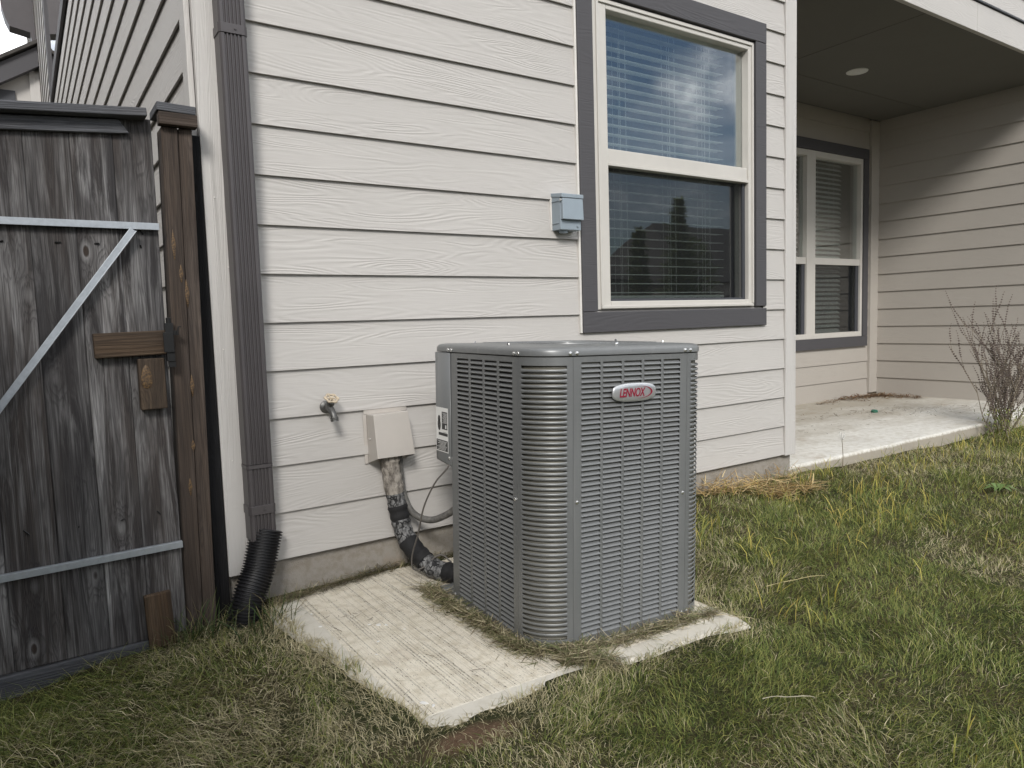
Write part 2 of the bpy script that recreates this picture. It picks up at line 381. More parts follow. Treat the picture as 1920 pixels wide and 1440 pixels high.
def grow(a, b, step, far):
    c = list(np.arange(a, b + 1e-6, step)); d = step
    while c[-1] < far: d *= 1.35; c.append(c[-1] + d)
    d = step; lo = []
    e = a
    while e > -far: d *= 1.35; e -= d; lo.append(e)
    return np.array(lo[::-1] + c)
gx = grow(-1.6, 4.6, .05, 260); gy = grow(-3.4, .35, .05, 260)
GX, GY = np.meshgrid(gx, gy); GZ = gz(GX, GY)
GZ = np.where(inpoly(GX, GY, PAD_POLY) & (dpoly(GX, GY, PAD_POLY) > .055), GZ - .06, GZ); GZ = np.where((GX > .05) & (GX < 14) & (GY > .06) & (GY < 14), GZ - .25, GZ)
nx, ny = len(gx), len(gy)
idx = np.arange(nx * ny).reshape(ny, nx)
gf = np.stack([idx[:-1, :-1], idx[:-1, 1:], idx[1:, 1:], idx[1:, :-1]], -1).reshape(-1, 4)
me = bpy.data.meshes.new('ground'); me.from_pydata(np.stack([GX, GY, GZ], -1).reshape(-1, 3).tolist(), [], gf.tolist()); me.update()
obj('ground', me, 'thatch', smooth=60, kind='structure')

# ------------------------------------------------------------------ house
house = thing('house', 'two-storey house in light grey lap siding with charcoal window trim and a covered porch', 'house')
REV = .178; Z0 = .22; TOP = 6.15
def board_mesh(L, h=.194, y0=-.025, y1=-.011, th=.009):
    s = MB(); s.hexa([(0, y0, 0), (0, y1, h), (0, y0 + th, 0), (0, y1 + th, h), (L, y0, 0), (L, y1, h), (L, y0 + th, 0), (L, y1 + th, h)])
    s.f = [(0, 1, 3, 2)[::-1], (4, 5, 7, 6), (0, 4, 5, 1), (2, 3, 7, 6), (0, 2, 6, 4), (1, 5, 7, 3)]
    me = bpy.data.meshes.new('siding_board'); me.from_pydata(s.v, [], s.f); me.update(); me.materials.append(M['siding']); return me
_bm = {}
def board(parent, L, loc, rotz=0, mat='siding', h=.194):
    k = (round(L, 3), mat, h)
    if k not in _bm:
        _bm[k] = board_mesh(L, h); _bm[k].materials[0] = M[mat]
    o = obj('siding_board', _bm[k], None, parent, loc=loc, rot=(0, 0, rotz)); return o
# front wall with the window opening
WX0, WX1, WZ0, WZ1 = 1.775, 2.978, 1.13, 2.612
fw = MB()
fw.box(0, WX0, 0, .12, .21, TOP).box(WX1, 3.36, 0, .12, .21, TOP).box(WX0, WX1, 0, .12, .21, WZ0).box(WX0, WX1, 0, .12, WZ1, TOP)
front = fw.build('front_wall', 'siding', house)
k = 0
while Z0 + k * REV < TOP - .15:
    z = Z0 + k * REV
    if z + .194 > WZ0 + .0 and z < WZ1: segs = [(.088, 1.69), (3.06, 3.262)]
    else: segs = [(.088, 3.262)]
    for a, b in segs: board(front, b - a, (a, 0, z))
    k += 1
box('corner_board', 'siding_z', house, -.006, .086, -.030, -.001, .195, TOP, .003)
box('corner_board', 'siding_z', house, -.026, -.0065, 0.0, .085, .195, TOP, .003)
box('corner_board', 'siding_z', house, 3.264, 3.366, -.030, -.001, .212, TOP, .003)
box('corner_board', 'siding_z', house, 3.361, 3.384, 0.0, .085, .212, 3.18, .003)
for (xx, zz) in [(.03, .62), (.07, .71), (.025, 1.02), (.072, .86), (.06, 1.31), (.028, 1.55), (3.35, .42), (3.352, .66), (3.35, .95), (3.351, 1.35), (3.35, 1.7), (3.352, 2.05), (3.35, 2.35), (3.351, 2.6)]:
    MB().tube([(xx, -.030, zz), (xx, -.0325, zz)], .0028, 6).build('nail_head', 'caulk', house)
# foundation
fd = MB().box(.004, 3.36, .004, .2, -.3, .209); fd.build('foundation', 'foundation_concrete', house, bevel=.006)
# side wall
sw = MB().box(.0, .12, .121, 16, .1, 7.6).build('side_wall', 'siding', house)
k = 0
while Z0 + k * REV < 7.3:
    z = Z0 + k * REV
    # the storey window high on the side wall
    segs = [(.088, 4.1), (8.36, 15.9)] if (z + .19 > 4.10 and z < 6.0) else [(.088, 15.9)]
    for a, b in segs: board(sw, b - a, (0, b, z), -math.pi / 2)
    k += 1
uw = box('window', 'frame_cream', house, -.012, .0, 4.2, 8.25, 4.15, 5.9, .002)
box('trim_board', 'trim_dark', uw, -.038, -.013, 7.55, 8.35, 0, 0, 0) if False else None
def sub(name, mat, parent, x0, x1, y0, y1, z0, z1, bevel=.002, **kk):
    o = box(name, mat, parent, x0, x1, y0, y1, z0, z1, bevel, **kk); o.location = Vector((x0, y0, z0)) - parent.location; return o
sub('trim_board', 'trim_dark', uw, -.040, -.0125, 4.0, 8.36, 4.04, 4.16)
sub('trim_board', 'trim_dark', uw, -.040, -.0125, 8.10, 8.36, 4.162, 5.95)
sub('trim_board', 'trim_dark', uw, -.040, -.0125, 4.0, 8.36, 5.952, 6.07)
sub('pane', 'window_glass', uw, -.018, -.0125, 4.25, 8.02, 4.24, 5.85)
# back-of-house gable and eave far down the side
gb = MB(); gb.box(-4.6, -.02, 11.4, 11.6, -.2, 4.98)
gable = gb.build('gable_wall', 'siding', house)
MB().prism([(-4.6, 4.98), (-.03, 4.98), (-.03, 5.55), (-.3, 5.42)], 1, 11.402, 11.598).build('gable_peak', 'siding', house)
MB().prism([(-4.6, 2.40), (.0, 5.36), (.0, 5.66), (-4.6, 2.70)], 1, 11.20, 11.34).build('rake_board', 'trim_dark', house)
MB().prism([(-4.7, 2.72), (.0, 5.745), (.0, 5.69), (-4.7, 2.66)], 1, 11.12, 14).build('roof', 'roof_shingle', house)
box('trim_panel', 'siding_z', house, -.16, -.022, 11.36, 11.398, 3.6, 5.3)
box('trim_panel', 'frame_cream', house, -.29, -.2, 11.37, 11.398, 4.2, 4.82)
box('door_opening', 'trim_flat_dark', house, -1.8, -.36, 11.37, 11.396, 2.2, 4.96)
MB().prism([(-.36, 5.98), (-.09, 5.93), (-.05, 5.6), (-.022, 5.6), (-.022, 7.2), (-.46, 7.2), (-.45, 6.3), (-.41, 6.1)], 1, 11.45, 11.75).build('eave', 'gutter_metal', house)
# interior of the front room
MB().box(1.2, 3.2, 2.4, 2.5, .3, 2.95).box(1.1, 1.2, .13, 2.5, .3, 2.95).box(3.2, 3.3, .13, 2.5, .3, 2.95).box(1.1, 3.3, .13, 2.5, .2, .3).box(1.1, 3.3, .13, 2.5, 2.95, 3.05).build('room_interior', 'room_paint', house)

# front window: frame (the part), its trim boards, sash rails, panes and insect screen as pieces
def window_front():
    s = MB(); y0, y1 = -.022, .075
    s.box(1.775, 1.868, y0, y1, 1.13, 2.612).box(2.930, 2.978, y0, y1, 1.13, 2.612).box(1.868, 2.930, y0, y1, 2.565, 2.612).box(1.868, 2.930, y0, y1, 1.13, 1.172)
    w = s.build('window', 'frame_cream', house, bevel=.004, label='large sash window with cream frame and charcoal trim beside the air conditioner')
    S = lambda n, m, *a, **kk: sub(n, m, w, *a, **kk)
    S('trim_board', 'trim_dark', 1.677, 1.772, -.036, -.001, 1.122, 2.617, .003)
    S('trim_board', 'trim_dark', 2.981, 3.074, -.036, -.001, 1.132, 2.617, .003)
    S('trim_board', 'trim_dark', 1.677, 3.074, -.0365, -.001, 2.6185, 2.728, .003)
    S('trim_board', 'trim_dark', 1.677, 3.074, -.0365, -.001, 1.020, 1.120, .003)
    S('caulk_bead', 'caulk', 1.664, 1.676, -.030, -.002, 1.02, 2.73, .002)
    S('sill', 'frame_cream', 1.80, 2.955, -.034, -.0225, 1.135, 1.150, .002)
    S('stop_bead', 'frame_cream', 1.800, 1.815, -.030, -.0225, 1.151, 2.60, .002)
    S('stop_bead', 'frame_cream', 2.955, 2.968, -.030, -.0225, 1.151, 2.60, .002)
    S('stop_bead', 'frame_cream', 1.816, 2.954, -.030, -.0225, 2.588, 2.600, .002)
    S('meeting_rail', 'frame_cream', 1.868, 2.930, -.012, .03, 1.848, 1.915, .003)
    S('meeting_rail', 'frame_cream', 1.868, 2.930, -.020, .03, 1.832, 1.8475, .002)
    S('sash_rail', 'trim_flat_dark', 1.8685, 2.9295, .004, .016, 1.1725, 1.184, .001)
    S('sash_rail', 'trim_flat_dark', 2.908, 2.9295, .004, .016, 1.1845, 1.831, .001)
    S('sash_rail', 'trim_flat_dark', 1.8685, 1.876, .004, .016, 1.1845, 1.831, .001)
    S('pane', 'window_glass', 1.868, 2.930, .022, .026, 1.90, 2.566, 0)
    S('pane', 'window_glass', 1.868, 2.930, .046, .050, 1.172, 1.85, 0)
    o = MB().add([(0, 0, 0), (1.03, 0, 0), (1.03, 0, .646), (0, 0, .646)], [(0, 1, 2, 3)]).build('insect_screen', 'screen_mesh', w, loc=(1.877, .010, 1.185)); return w
window_front()
def blind(name, label, x0, x1, y, z0, z1, pitch, tilt, cords):
    b = thing(name, label, 'window blind', (x0, y, z0))
    L = x1 - x0
    s = MB(); n = 5; pr = [(-.025 + .05 * i / (n - 1), .003 * (1 - (2 * i / (n - 1) - 1) ** 2)) for i in range(n)]
    top = [(a, c) for a, c in pr]; bot = [(a, c - .0022) for a, c in pr][::-1]
    s.prism(top + bot, 0, 0, L); me = None
    zz = .02
    while zz < z1 - z0 - .05:
        if me is None:
            o = s.build('slat', 'blind_white', b, smooth=30); me = o.data
        else: o = obj('slat', me, None, b)
        o.location = (0, 0, zz); o.rotation_euler = (tilt + random.uniform(-.02, .02), random.uniform(-.0008, .0008), 0); zz += pitch
    MB().box(0, L, -.028, .028, z1 - z0 - .045, z1 - z0).build('head_rail', 'blind_white', b)
    MB().box(0, L, -.026, .026, -.012, .004).build('bottom_rail', 'blind_white', b, bevel=.003)
    for cx in cords:
        for dy in (-.0275, .0275): MB().tube([(cx - x0, dy, 0), (cx - x0, dy, z1 - z0 - .03)], .0011, 5).build('cord', 'blind_white', b)
    return b
blind('window_blind', 'white horizontal slat blind behind the large front window', 1.80, 2.86, .125, 1.20, 2.66, .0475, R_(4), (2.06, 2.10, 2.42, 2.46, 2.70, 2.74))

# porch walls, ceiling, beam
PX, PY = 7.574, 1.841; PREV = .1955; PZ = .122
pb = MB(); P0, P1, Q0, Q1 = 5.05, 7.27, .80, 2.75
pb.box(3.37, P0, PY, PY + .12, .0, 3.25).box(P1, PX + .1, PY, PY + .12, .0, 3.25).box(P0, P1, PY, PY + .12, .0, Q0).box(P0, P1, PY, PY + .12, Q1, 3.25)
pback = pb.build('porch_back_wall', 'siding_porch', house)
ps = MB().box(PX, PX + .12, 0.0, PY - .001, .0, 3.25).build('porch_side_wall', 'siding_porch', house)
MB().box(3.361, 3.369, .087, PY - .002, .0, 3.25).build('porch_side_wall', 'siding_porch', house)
k = 0
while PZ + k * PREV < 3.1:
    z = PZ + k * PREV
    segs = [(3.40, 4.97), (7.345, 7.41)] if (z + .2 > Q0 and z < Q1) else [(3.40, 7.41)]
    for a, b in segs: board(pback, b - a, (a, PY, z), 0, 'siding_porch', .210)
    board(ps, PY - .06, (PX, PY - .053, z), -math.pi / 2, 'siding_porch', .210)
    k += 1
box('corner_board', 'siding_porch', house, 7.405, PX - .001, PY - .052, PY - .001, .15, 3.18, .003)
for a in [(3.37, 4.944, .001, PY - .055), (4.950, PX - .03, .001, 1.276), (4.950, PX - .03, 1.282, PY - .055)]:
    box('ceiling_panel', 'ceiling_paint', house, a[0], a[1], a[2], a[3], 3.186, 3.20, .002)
MB().box(3.365, PX, .03, PY, 3.201, 3.26).build('porch_ceiling', 'trim_flat_dark', house)
lt = MB(); n = 28
for r0, r1, za, zb in [(.088, .082, 3.1855, 3.180), (.082, .066, 3.180, 3.181)]: pass
lt.loft([[(math.cos(2 * math.pi * i / n) * r, math.sin(2 * math.pi * i / n) * r, zz) for i in range(n)] for r, zz in [(.09, 0), (.088, -.006), (.070, -.008), (.066, -.004), (.001, -.003)]])
lt.build('recessed_light', 'light_trim', house, smooth=40, loc=(5.70, .97, 3.186))
for a, b in [(3.386, 5.615), (5.619, 9.5)]: box('porch_beam', 'beam_paint', house, a, b, -.034, .0, 3.172, 3.385, .003)
MB().box(3.36, 9.5, .0005, .09, 3.2615, 3.5).build('beam_core', 'beam_paint', house)
box('drip_cap', 'trim_flat_dark', house, 3.386, 9.5, -.048, -.004, 3.389, 3.402, .001)
uwl = MB().box(3.366, 9.5, .0, .12, 3.501, TOP).build('upper_wall', 'siding', house)
z = 3.41
while z < TOP - .1: board(uwl, 6.1, (3.386, 0, z)); z += REV
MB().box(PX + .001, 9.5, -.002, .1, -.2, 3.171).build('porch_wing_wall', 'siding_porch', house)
box('house_roof', 'roof_shingle', house, -.02, 10, -.10, 16.2, 7.62, 7.85, .01)
# porch twin window
def window_porch():
    y0, y1 = PY - .03, PY + .06
    s = MB(); s.box(5.05, 5.12, y0, y1, Q0, Q1).box(7.235, 7.27, y0, y1, Q0, Q1).box(6.235, 6.385, y0, y1, Q0, Q1)
    for a, b in [(5.12, 6.235), (6.385, 7.235)]: s.box(a, b, y0, y1, Q0, Q0 + .055).box(a, b, y0, y1, Q1 - .06, Q1)
    w = s.build('window', 'frame_cream', house, bevel=.004, label='shaded twin window with cream frame and charcoal trim inside the porch')
    S = lambda n, m, *a, **kk: sub(n, m, w, *a, **kk)
    t0 = PY - .045; t1 = PY - .002
    S('trim_board', 'trim_dark', 4.955, 5.048, t0, t1, Q0, Q1); S('trim_board', 'trim_dark', 7.272, 7.362, t0, t1, Q0, Q1)
    S('trim_board', 'trim_dark', 4.955, 7.362, t0 - .001, t1, Q0 - .112, Q0 - .002); S('trim_board', 'trim_dark', 4.955, 7.362, t0 - .001, t1, Q1 + .002, Q1 + .11)
    for a, b in [(5.12, 6.235), (6.385, 7.235)]:
        S('meeting_rail', 'frame_cream', a, b, y0 + .012, y1 - .02, 1.585, 1.655)
        S('pane', 'window_glass', a, b, PY + .02, PY + .024, 1.65, Q1 - .06, 0); S('pane', 'window_glass', a, b, PY + .036, PY + .040, Q0 + .055, 1.59, 0)
        S('sash_rail', 'trim_flat_dark', b - .055, b - .001, PY - .006, PY + .006, Q0 + .056, 1.584, .001)
        MB().add([(0, 0, 0), (b - a - .06, 0, 0), (b - a - .06, 0, .73), (0, 0, .73)], [(0, 1, 2, 3)]).build('insect_screen', 'screen_mesh', w, loc=(a + .003, PY + .001, Q0 + .056))
    return w
window_porch()
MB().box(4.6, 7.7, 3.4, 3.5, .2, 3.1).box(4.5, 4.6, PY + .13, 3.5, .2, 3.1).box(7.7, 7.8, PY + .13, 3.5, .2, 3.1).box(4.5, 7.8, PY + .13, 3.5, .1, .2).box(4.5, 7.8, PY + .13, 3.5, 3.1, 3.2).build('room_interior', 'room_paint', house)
blind('window_blind', 'half-closed slat blind in the right-hand sash of the shaded porch window', 6.36, 7.06, PY + .12, .86, 2.78, .050, R_(38), (6.6, 6.9))
blind('window_blind', 'half-closed slat blind in the partly hidden left sash of the porch window', 5.10, 6.27, PY + .12, .86, 2.78, .050, R_(38), (5.4, 5.9))

# porch slab
sl = MB(); n = 44; ring = []
for zz, off in [(-.2, 0), (.104, 0), (.122, .005), (.126, .018)]:
    ring.append([(3.34, -off * -1 - .0 + off, zz)] + [(3.34 + 6.2 * i / n, off + .006 * math.sin(i * 1.3), zz) for i in range(1, n)] + [(9.6, off, zz), (9.6, 1.85, zz), (3.34, 1.85, zz)])
sl.loft(ring); m_ = len(ring[-1]); sl.f.append(tuple(range(3 * m_, 4 * m_)))
sl.build('porch_slab', 'slab_concrete', None, kind='structure')

# ------------------------------------------------------------------ downspout and drain hose
ds = thing('downspout', 'brown fluted metal downspout strapped to the house corner', 'downspout', (.062, -.026, .33))
def ds_profile(grow=0.0, w=.090, d=.078):
    p = [(0 - grow, 0), (0 - grow, -d + .006), (.006, -d - grow), (.014, -d - grow)]
    if grow == 0:
        for i in range(5):
            a = .016 + i * .0122; p += [(a, -d), (a + .0022, -d + .0055), (a + .0062, -d + .0055), (a + .0084, -d)]
    p += [(w - .008, -d - grow), (w + grow, -d + .006), (w + grow, 0)]
    return p
def extr(poly, z0, z1, name, mat, parent, **kk):
    s = MB(); s.prism([(a, b) for a, b in poly], 2, z0, z1); return s.build(name, mat, parent, **kk)
extr(ds_profile(), .0, .26, 'pipe', 'gutter_metal', ds); extr(ds_profile(.0012), .262, .275, 'joint_collar', 'gutter_metal', ds)
extr(ds_profile(), .277, TOP - .33, 'pipe', 'gutter_metal', ds)
for zz in (.095, 1.76, 3.6):
    st = extr(ds_profile(.003), zz, zz + .032, 'strap', 'gutter_metal', ds, bevel=.001)
    MB().tube([(.052, -.0815, zz + .016), (.052, -.085, zz + .016)], .004, 8).build('screw', 'gutter_metal', st)
def corrugated(path, r0, r1, pitch, n=20, dense=4):
    P = cat_rom(path, 40); L = [0]
    for a, b in zip(P, P[1:]): L.append(L[-1] + np.linalg.norm(b - a))
    N = int(L[-1] / pitch * dense); pts = []; rad = []
    for i in range(N + 1):
        s = L[-1] * i / N; pts.append([np.interp(s, L, [p[j] for p in P]) for j in range(3)]); rad.append((r0, r1, r1, r0)[i % 4] if dense == 4 else (r0, r1)[i % 2])
    return pts, rad
pts, rad = corrugated([(.128, -.062, .356), (.105, -.075, .285), (.080, -.092, .215), (.045, -.112, .150), (.020, -.122, .08), (.006, -.128, -.03)], .0500, .0585, .0105)
hs = MB().tube(pts, rad, 24, cap=False)
hs.build('drain_hose', 'black_plastic', None, smooth=50); tag(bpy.data.objects['drain_hose'], 'black corrugated drain hose under the downspout', 'drain hose')

# ------------------------------------------------------------------ side-yard gate and its post
gate = thing('wooden_gate', 'weathered dark wooden gate with galvanized frame and diagonal brace', 'gate', (-.4, -.09, .03))
def gsub(name, mat, x0, x1, y0, y1, z0, z1, bevel=.002, rot=None, **kk):
    o = box(name, mat, gate, x0, x1, y0, y1, z0, z1, bevel, **kk); o.location = Vector((x0, y0, z0)) - gate.location
    if rot: o.rotation_euler = rot
    return o
ex = [-1.085, -.945, -.801, -.657, -.519, -.398, -.281, -.166]
topz = lambda x: 1.770 + .075 * (x + .17)
for i in range(len(ex) - 1):
    a, b = ex[i] + .0001, ex[i + 1] - .0001
    s = MB(); dy = random.uniform(-.003, .003); t = topz((a + b) / 2); L = b - a
    s.hexa([(0, 0, 0), (.0 + random.uniform(-.0006, .0), 0, t - .06), (0, .016, 0), (0, .016, t - .06), (L, 0, 0), (L + random.uniform(-.0, .0006), 0, t - .06 + .075 * L), (L, .016, 0), (L, .016, t - .06 + .075 * L)])
    o = s.build('picket', 'wood_picket', gate, bevel=.0045); o.location = Vector((a, -.088 + dy, .062)) - gate.location
    for zz in (1.36, 1.31, .42):
        MB().tube([(L * .5 + random.uniform(-.02, .02), -.0005, zz + random.uniform(-.02, .02)), (L * .5, -.004, zz)], .0025, 6).build('nail', 'black_metal', o)
def kick():
    s = MB(); s.hexa([(-1.08, -.102, -.095), (-1.08, -.102, .052), (-1.08, -.064, -.095), (-1.08, -.064, .052), (-.225, -.102, .022), (-.225, -.102, .064), (-.225, -.064, .022), (-.225, -.064, .064)])
    for i, p in enumerate(s.v): s.v[i] = (p[0] + 1.08, p[1] + .102, p[2] + .095)
    s2 = MB(); s2.v = [(p[2], p[1], p[0]) for p in s.v]; s2.f = [q[::-1] for q in s.f]
    o = s2.build('kick_board', 'wood_cap', gate, bevel=.003)
    o.matrix_local = Matrix(((0, 0, 1, -1.08 - gate.location.x), (0, 1, 0, -.102 - gate.location.y), (1, 0, 0, -.095 - gate.location.z), (0, 0, 0, 1)))
kick()
def gboard(name, mat, L, t, h, loc, tilt, end_cut=0):
    # horizontal board whose grain (local Z) runs along the length
    s = MB(); s.hexa([(0, 0, 0), (0, 0, L - end_cut), (0, t, 0), (0, t, L - end_cut), (h, 0, 0), (h, 0, L), (h, t, 0), (h, t, L)])
    o = s.build(name, mat, gate, bevel=.003)
    m = Matrix.Rotation(tilt, 4, 'Y') @ Matrix(((0, 0, 1, 0), (0, 1, 0, 0), (1, 0, 0, 0), (0, 0, 0, 1)))
    o.matrix_local = Matrix.Translation(Vector(loc) - gate.location) @ m; return o
gboard('top_trim', 'wood_cap', .83, .018, .042, (-1.085, -.109, 1.655), -.075, -.025)
gboard('top_cap', 'wood_cap', .905, .085, .026, (-1.085, -.148, 1.702), -.075)
for a, b, c in [((-1.1, 1.428), (-.166, 1.430), 0), ((-1.1, .360), (-.164, .371), 0)]:
    L = math.hypot(b[0] - a[0], b[1] - a[1]); o = MB().box(0, L, 0, .003, -.011, .011).box(0, L, .0031, .018, .008, .011).build('metal_rail', 'galv', gate, bevel=.001)
    o.location = Vector((a[0], -.112, a[1])) - gate.location; o.rotation_euler = (0, -math.atan2(b[1] - a[1], b[0] - a[0]), 0)
a, b = (-.985, .395), (-.243, 1.417); L = math.hypot(b[0] - a[0], b[1] - a[1])
o = MB().box(0, L, 0, .004, -.0105, .0105).box(0, L, -.010, -.0005, -.0105, -.0075).build('metal_brace', 'galv', gate, bevel=.001); o.location = Vector((a[0], -.1165, a[1])) - gate.location; o.rotation_euler = (0, -math.atan2(b[1] - a[1], b[0] - a[0]), 0)
gboard('latch_block', 'wood_block', .208, .036, .078, (-.378, -.127, 1.012), -.02)
gsub('latch_block', 'wood_block', -.260, -.182, -.127, -.091, .838, 1.004, .003)
gsub('foot_block', 'wood_block', -.287, -.206, -.114, -.0915, .034, .218, .003, rot=(0, R_(-2), 0))
k1 = MB().loft([[(math.cos(2 * math.pi * i / 12) * .015 * s * (1 - .35 * math.sin(2 * math.pi * i / 12)), -t * .6, math.sin(2 * math.pi * i / 12) * .036 * s) for i in range(12)] for s, t in [(1.1, 0), (1, .003), (.5, .0045), (.02, .004)]]).build('knot', 'resin_knot', gate, smooth=60)
k1.location = Vector((-.238, -.1275, .945)) - gate.location
la = MB().box(-.012, .012, -.02, 0, 0, .125).box(-.020, .010, -.026, -.0205, .03, .095).box(-.006, .028, -.018, -.006, .085, .10).tube([(.0, -.012, .125), (.0, -.012, .142)], .008, 8).tube([(.022, -.03, .088), (.026, -.03, .112), (.034, -.03, .112)], .0025, 6).box(-.008, .014, -.016, -.004, -.02, -.0005)
la = la.build('latch', 'black_metal', gate, bevel=.0015); la.location = Vector((-.163, -.122, .992)) - gate.location
post = thing('gate_post', 'brown timber gate post with resin knots standing at the house corner', 'post', (-.12, -.07, .04))
def psub(name, mat, mb, loc, **kk):
    o = mb.build(name, mat, post, **kk); o.location = Vector(loc) - post.location; return o
s = MB(); zt = 1.706
for x0, x1, nm in [(-.0, .050, 0), (.0515, .094, 1)]:
    s = MB(); sh = .028
    s.hexa([(x0, 0, 0), (x0 + sh, 0, zt), (x0, .089, 0), (x0 + sh, .089, zt), (x1, 0, 0), (x1 + sh, 0, zt), (x1, .089, 0), (x1 + sh, .089, zt)])
    psub('post_half', 'wood_post', s, (-.166, -.100 + .002 * nm, .05), bevel=.004)
for x, z, h in [(-.117, 1.375, .05), (-.100, 1.28, .03), (-.086, 1.215, .045), (-.090, .905, .035), (-.118, .56, .03), (-.10, .70, .02)]:
    psub('knot', 'resin_knot', MB().loft([[(math.cos(2 * math.pi * i / 12) * .0065 * s * (.55 if abs(math.sin(2 * math.pi * i / 12)) > .8 else 1), -t, math.sin(2 * math.pi * i / 12) * h * s * (1 if abs(math.sin(2 * math.pi * i / 12)) > .8 else .3)) for i in range(12)] for s, t in [(1.1, -.002), (1, .0012), (.5, .0022), (.02, .002)]]), (x - .008, -.0995, z), smooth=60)
def capb(x0, x1, y0, y1, z0, z1, tilt, mat):
    L = x1 - x0; s = MB().box(0, z1 - z0, 0, y1 - y0, 0, L); o = s.build('cap_board', mat, post, bevel=.003)
    o.matrix_local = Matrix.Translation(Vector((x0, y0, z0)) - post.location) @ Matrix.Rotation(tilt, 4, 'Y') @ Matrix(((0, 0, 1, 0), (0, 1, 0, 0), (1, 0, 0, 0), (0, 0, 0, 1)))
capb(-.147, -.030, -.128, -.085, 1.757, 1.797, 0, 'wood_post'); capb(-.152, -.034, -.130, .02, 1.799, 1.826, .03, 'wood_cap')
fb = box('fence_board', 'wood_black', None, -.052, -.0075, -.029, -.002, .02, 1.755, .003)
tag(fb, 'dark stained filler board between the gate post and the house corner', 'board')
# the yard fence that the gate hangs in, running towards the camera on the left (throws its shade over the grass)
fence = thing('yard_fence', 'tall timber yard fence left of the gate', 'fence', (-1.27, -1.9, -.05))
for i in range(28):
    y = -.16 - i * .142
    o = box('picket', 'wood_picket', fence, -1.28, -1.262, y - .1385, y, -.08, 1.98 + random.uniform(-.01, .01), .0025); o.location = Vector((-1.28, y - .139, -.06)) - fence.location
o = box('post', 'wood_post', fence, -1.20, -1.11, -.11, -.02, -.1, 1.80, .004); o.location = Vector((-1.20, -.11, -.1)) - fence.location
for zz in (.35, 1.35):
    o = box('rail', 'wood_post', fence, -1.262, -1.225, -4.1, -.16, zz, zz + .085, .003); o.location = Vector((-1.2615, -4.1, zz)) - fence.location

# ------------------------------------------------------------------ concrete pad
def pad():
    P = PAD_POLY; out = []
    for i in range(len(P)):
        a, b = P[i], P[(i + 1) % len(P)]; n = max(2, int(np.linalg.norm(b - a) / .03))
        for k in range(n): out.append(a + (b - a) * k / n)
    out = np.array(out); c = out.mean(0)
    jit = (vnoise(out[:, 0], out[:, 1], 14, 3) - .5) * .010 + (vnoise(out[:, 0], out[:, 1], 50, 4) - .5) * .008
    d = out - c; d /= np.linalg.norm(d, axis=1)[:, None]; out = out + d * jit[:, None]
    rings = []
    for ins, dz in [(-.004, -.14), (0, -.03), (.003, -.014), (.010, -.005), (.024, 0)]:
        q = out - d * ins; rings.append([(x, y, padz(x, y) + dz + (0.004 * (vnoise(x * 30, y * 30) - .5) if dz > -.1 else 0)) for x, y in q])
    s = MB().loft(rings); m = len(out); s.f.append(tuple(range(4 * m, 5 * m))[::-1])
    ox, oy = .10, -1.24
    s.v = [(x - ox, y - oy, z) for x, y, z in s.v]
    o = s.build('concrete_pad', 'pad_concrete', None, smooth=50, loc=(ox, oy, 0)); tag(o, 'pale broom-finished concrete pad under the air conditioner', 'concrete pad')
pad()

# ------------------------------------------------------------------ air conditioner
A = .3564; RC = .1223; H = .902; YL = .222
ac = thing('air_conditioner', 'grey louvred outdoor air conditioner unit on the concrete pad', 'air conditioner', (PADC[0], PADC[1], PADZ))
exv = Vector((cy, sy_, TX)).normalized(); eyv = Vector((-sy_, cy, TY)); eyv = (eyv - exv * exv.dot(eyv)).normalized(); ezv = exv.cross(eyv)
ac.matrix_world = Matrix(((exv.x, eyv.x, ezv.x, PADC[0]), (exv.y, eyv.y, ezv.y, PADC[1]), (exv.z, eyv.z, ezv.z, PADZ + .003), (0, 0, 0, 1)))
def rrect(a, b, r, z, n=10, off=0, bl=None):
    out = []; a += off; b += off; r = max(.002, r + off); q = r if bl is None else max(.002, bl + off); R4 = r
    for cx, cy_, a0, r in [(-a + R4, -b + R4, 180, R4), (a - R4, -b + R4, 270, R4), (a - R4, b - R4, 0, R4), (-a + q, b - q, 90, q)]:
        for i in range(n + 1):
            t = R_(a0 + 90 * i / n); out.append((cx + r * math.cos(t), cy_ + r * math.sin(t), z))
    return out
LZ0, LZ1, NR = .022, .882, 54; PIT = (LZ1 - LZ0) / NR
def louver_mesh(L):
    # one stamped louver: a sloping blade, top tucked in behind the sheet, lower lip proud, closed angled ends. local x along, y outward = -y
    s = MB(); h = PIT
    prof = [(.0085, h * .68), (.0050, h * .54), (.0012, h * .33), (-.0016, h * .13), (-.0022, h * .03), (-.0010, -.0006)]
    back = [(p[0] + .0012, p[1]) for p in prof][::-1]
    e = [.0, .0, .0, .0, .0, .0]
    full = prof + back
    n = len(full); v = []
    for x in (0, L):
        for yy, zz in full: v.append((x + (.0022 if x == 0 else -.0022) * (zz / h), yy, zz))
    f = [tuple(range(n)), tuple(range(n, 2 * n))[::-1]] + [(i, n + i, n + (i + 1) % n, (i + 1) % n) for i in range(n)]
    s.add(v, f)
    # end cheeks closing the blade to the sheet
    for x, sg in ((.0006, 1), (L - .0006, -1)):
        s.add([(x, .001, -.0005), (x, -.0018, h * .06), (x + sg * .002, .0085, h * .68), (x, .0085, h * .1)], [(0, 1, 2, 3)])
    return s
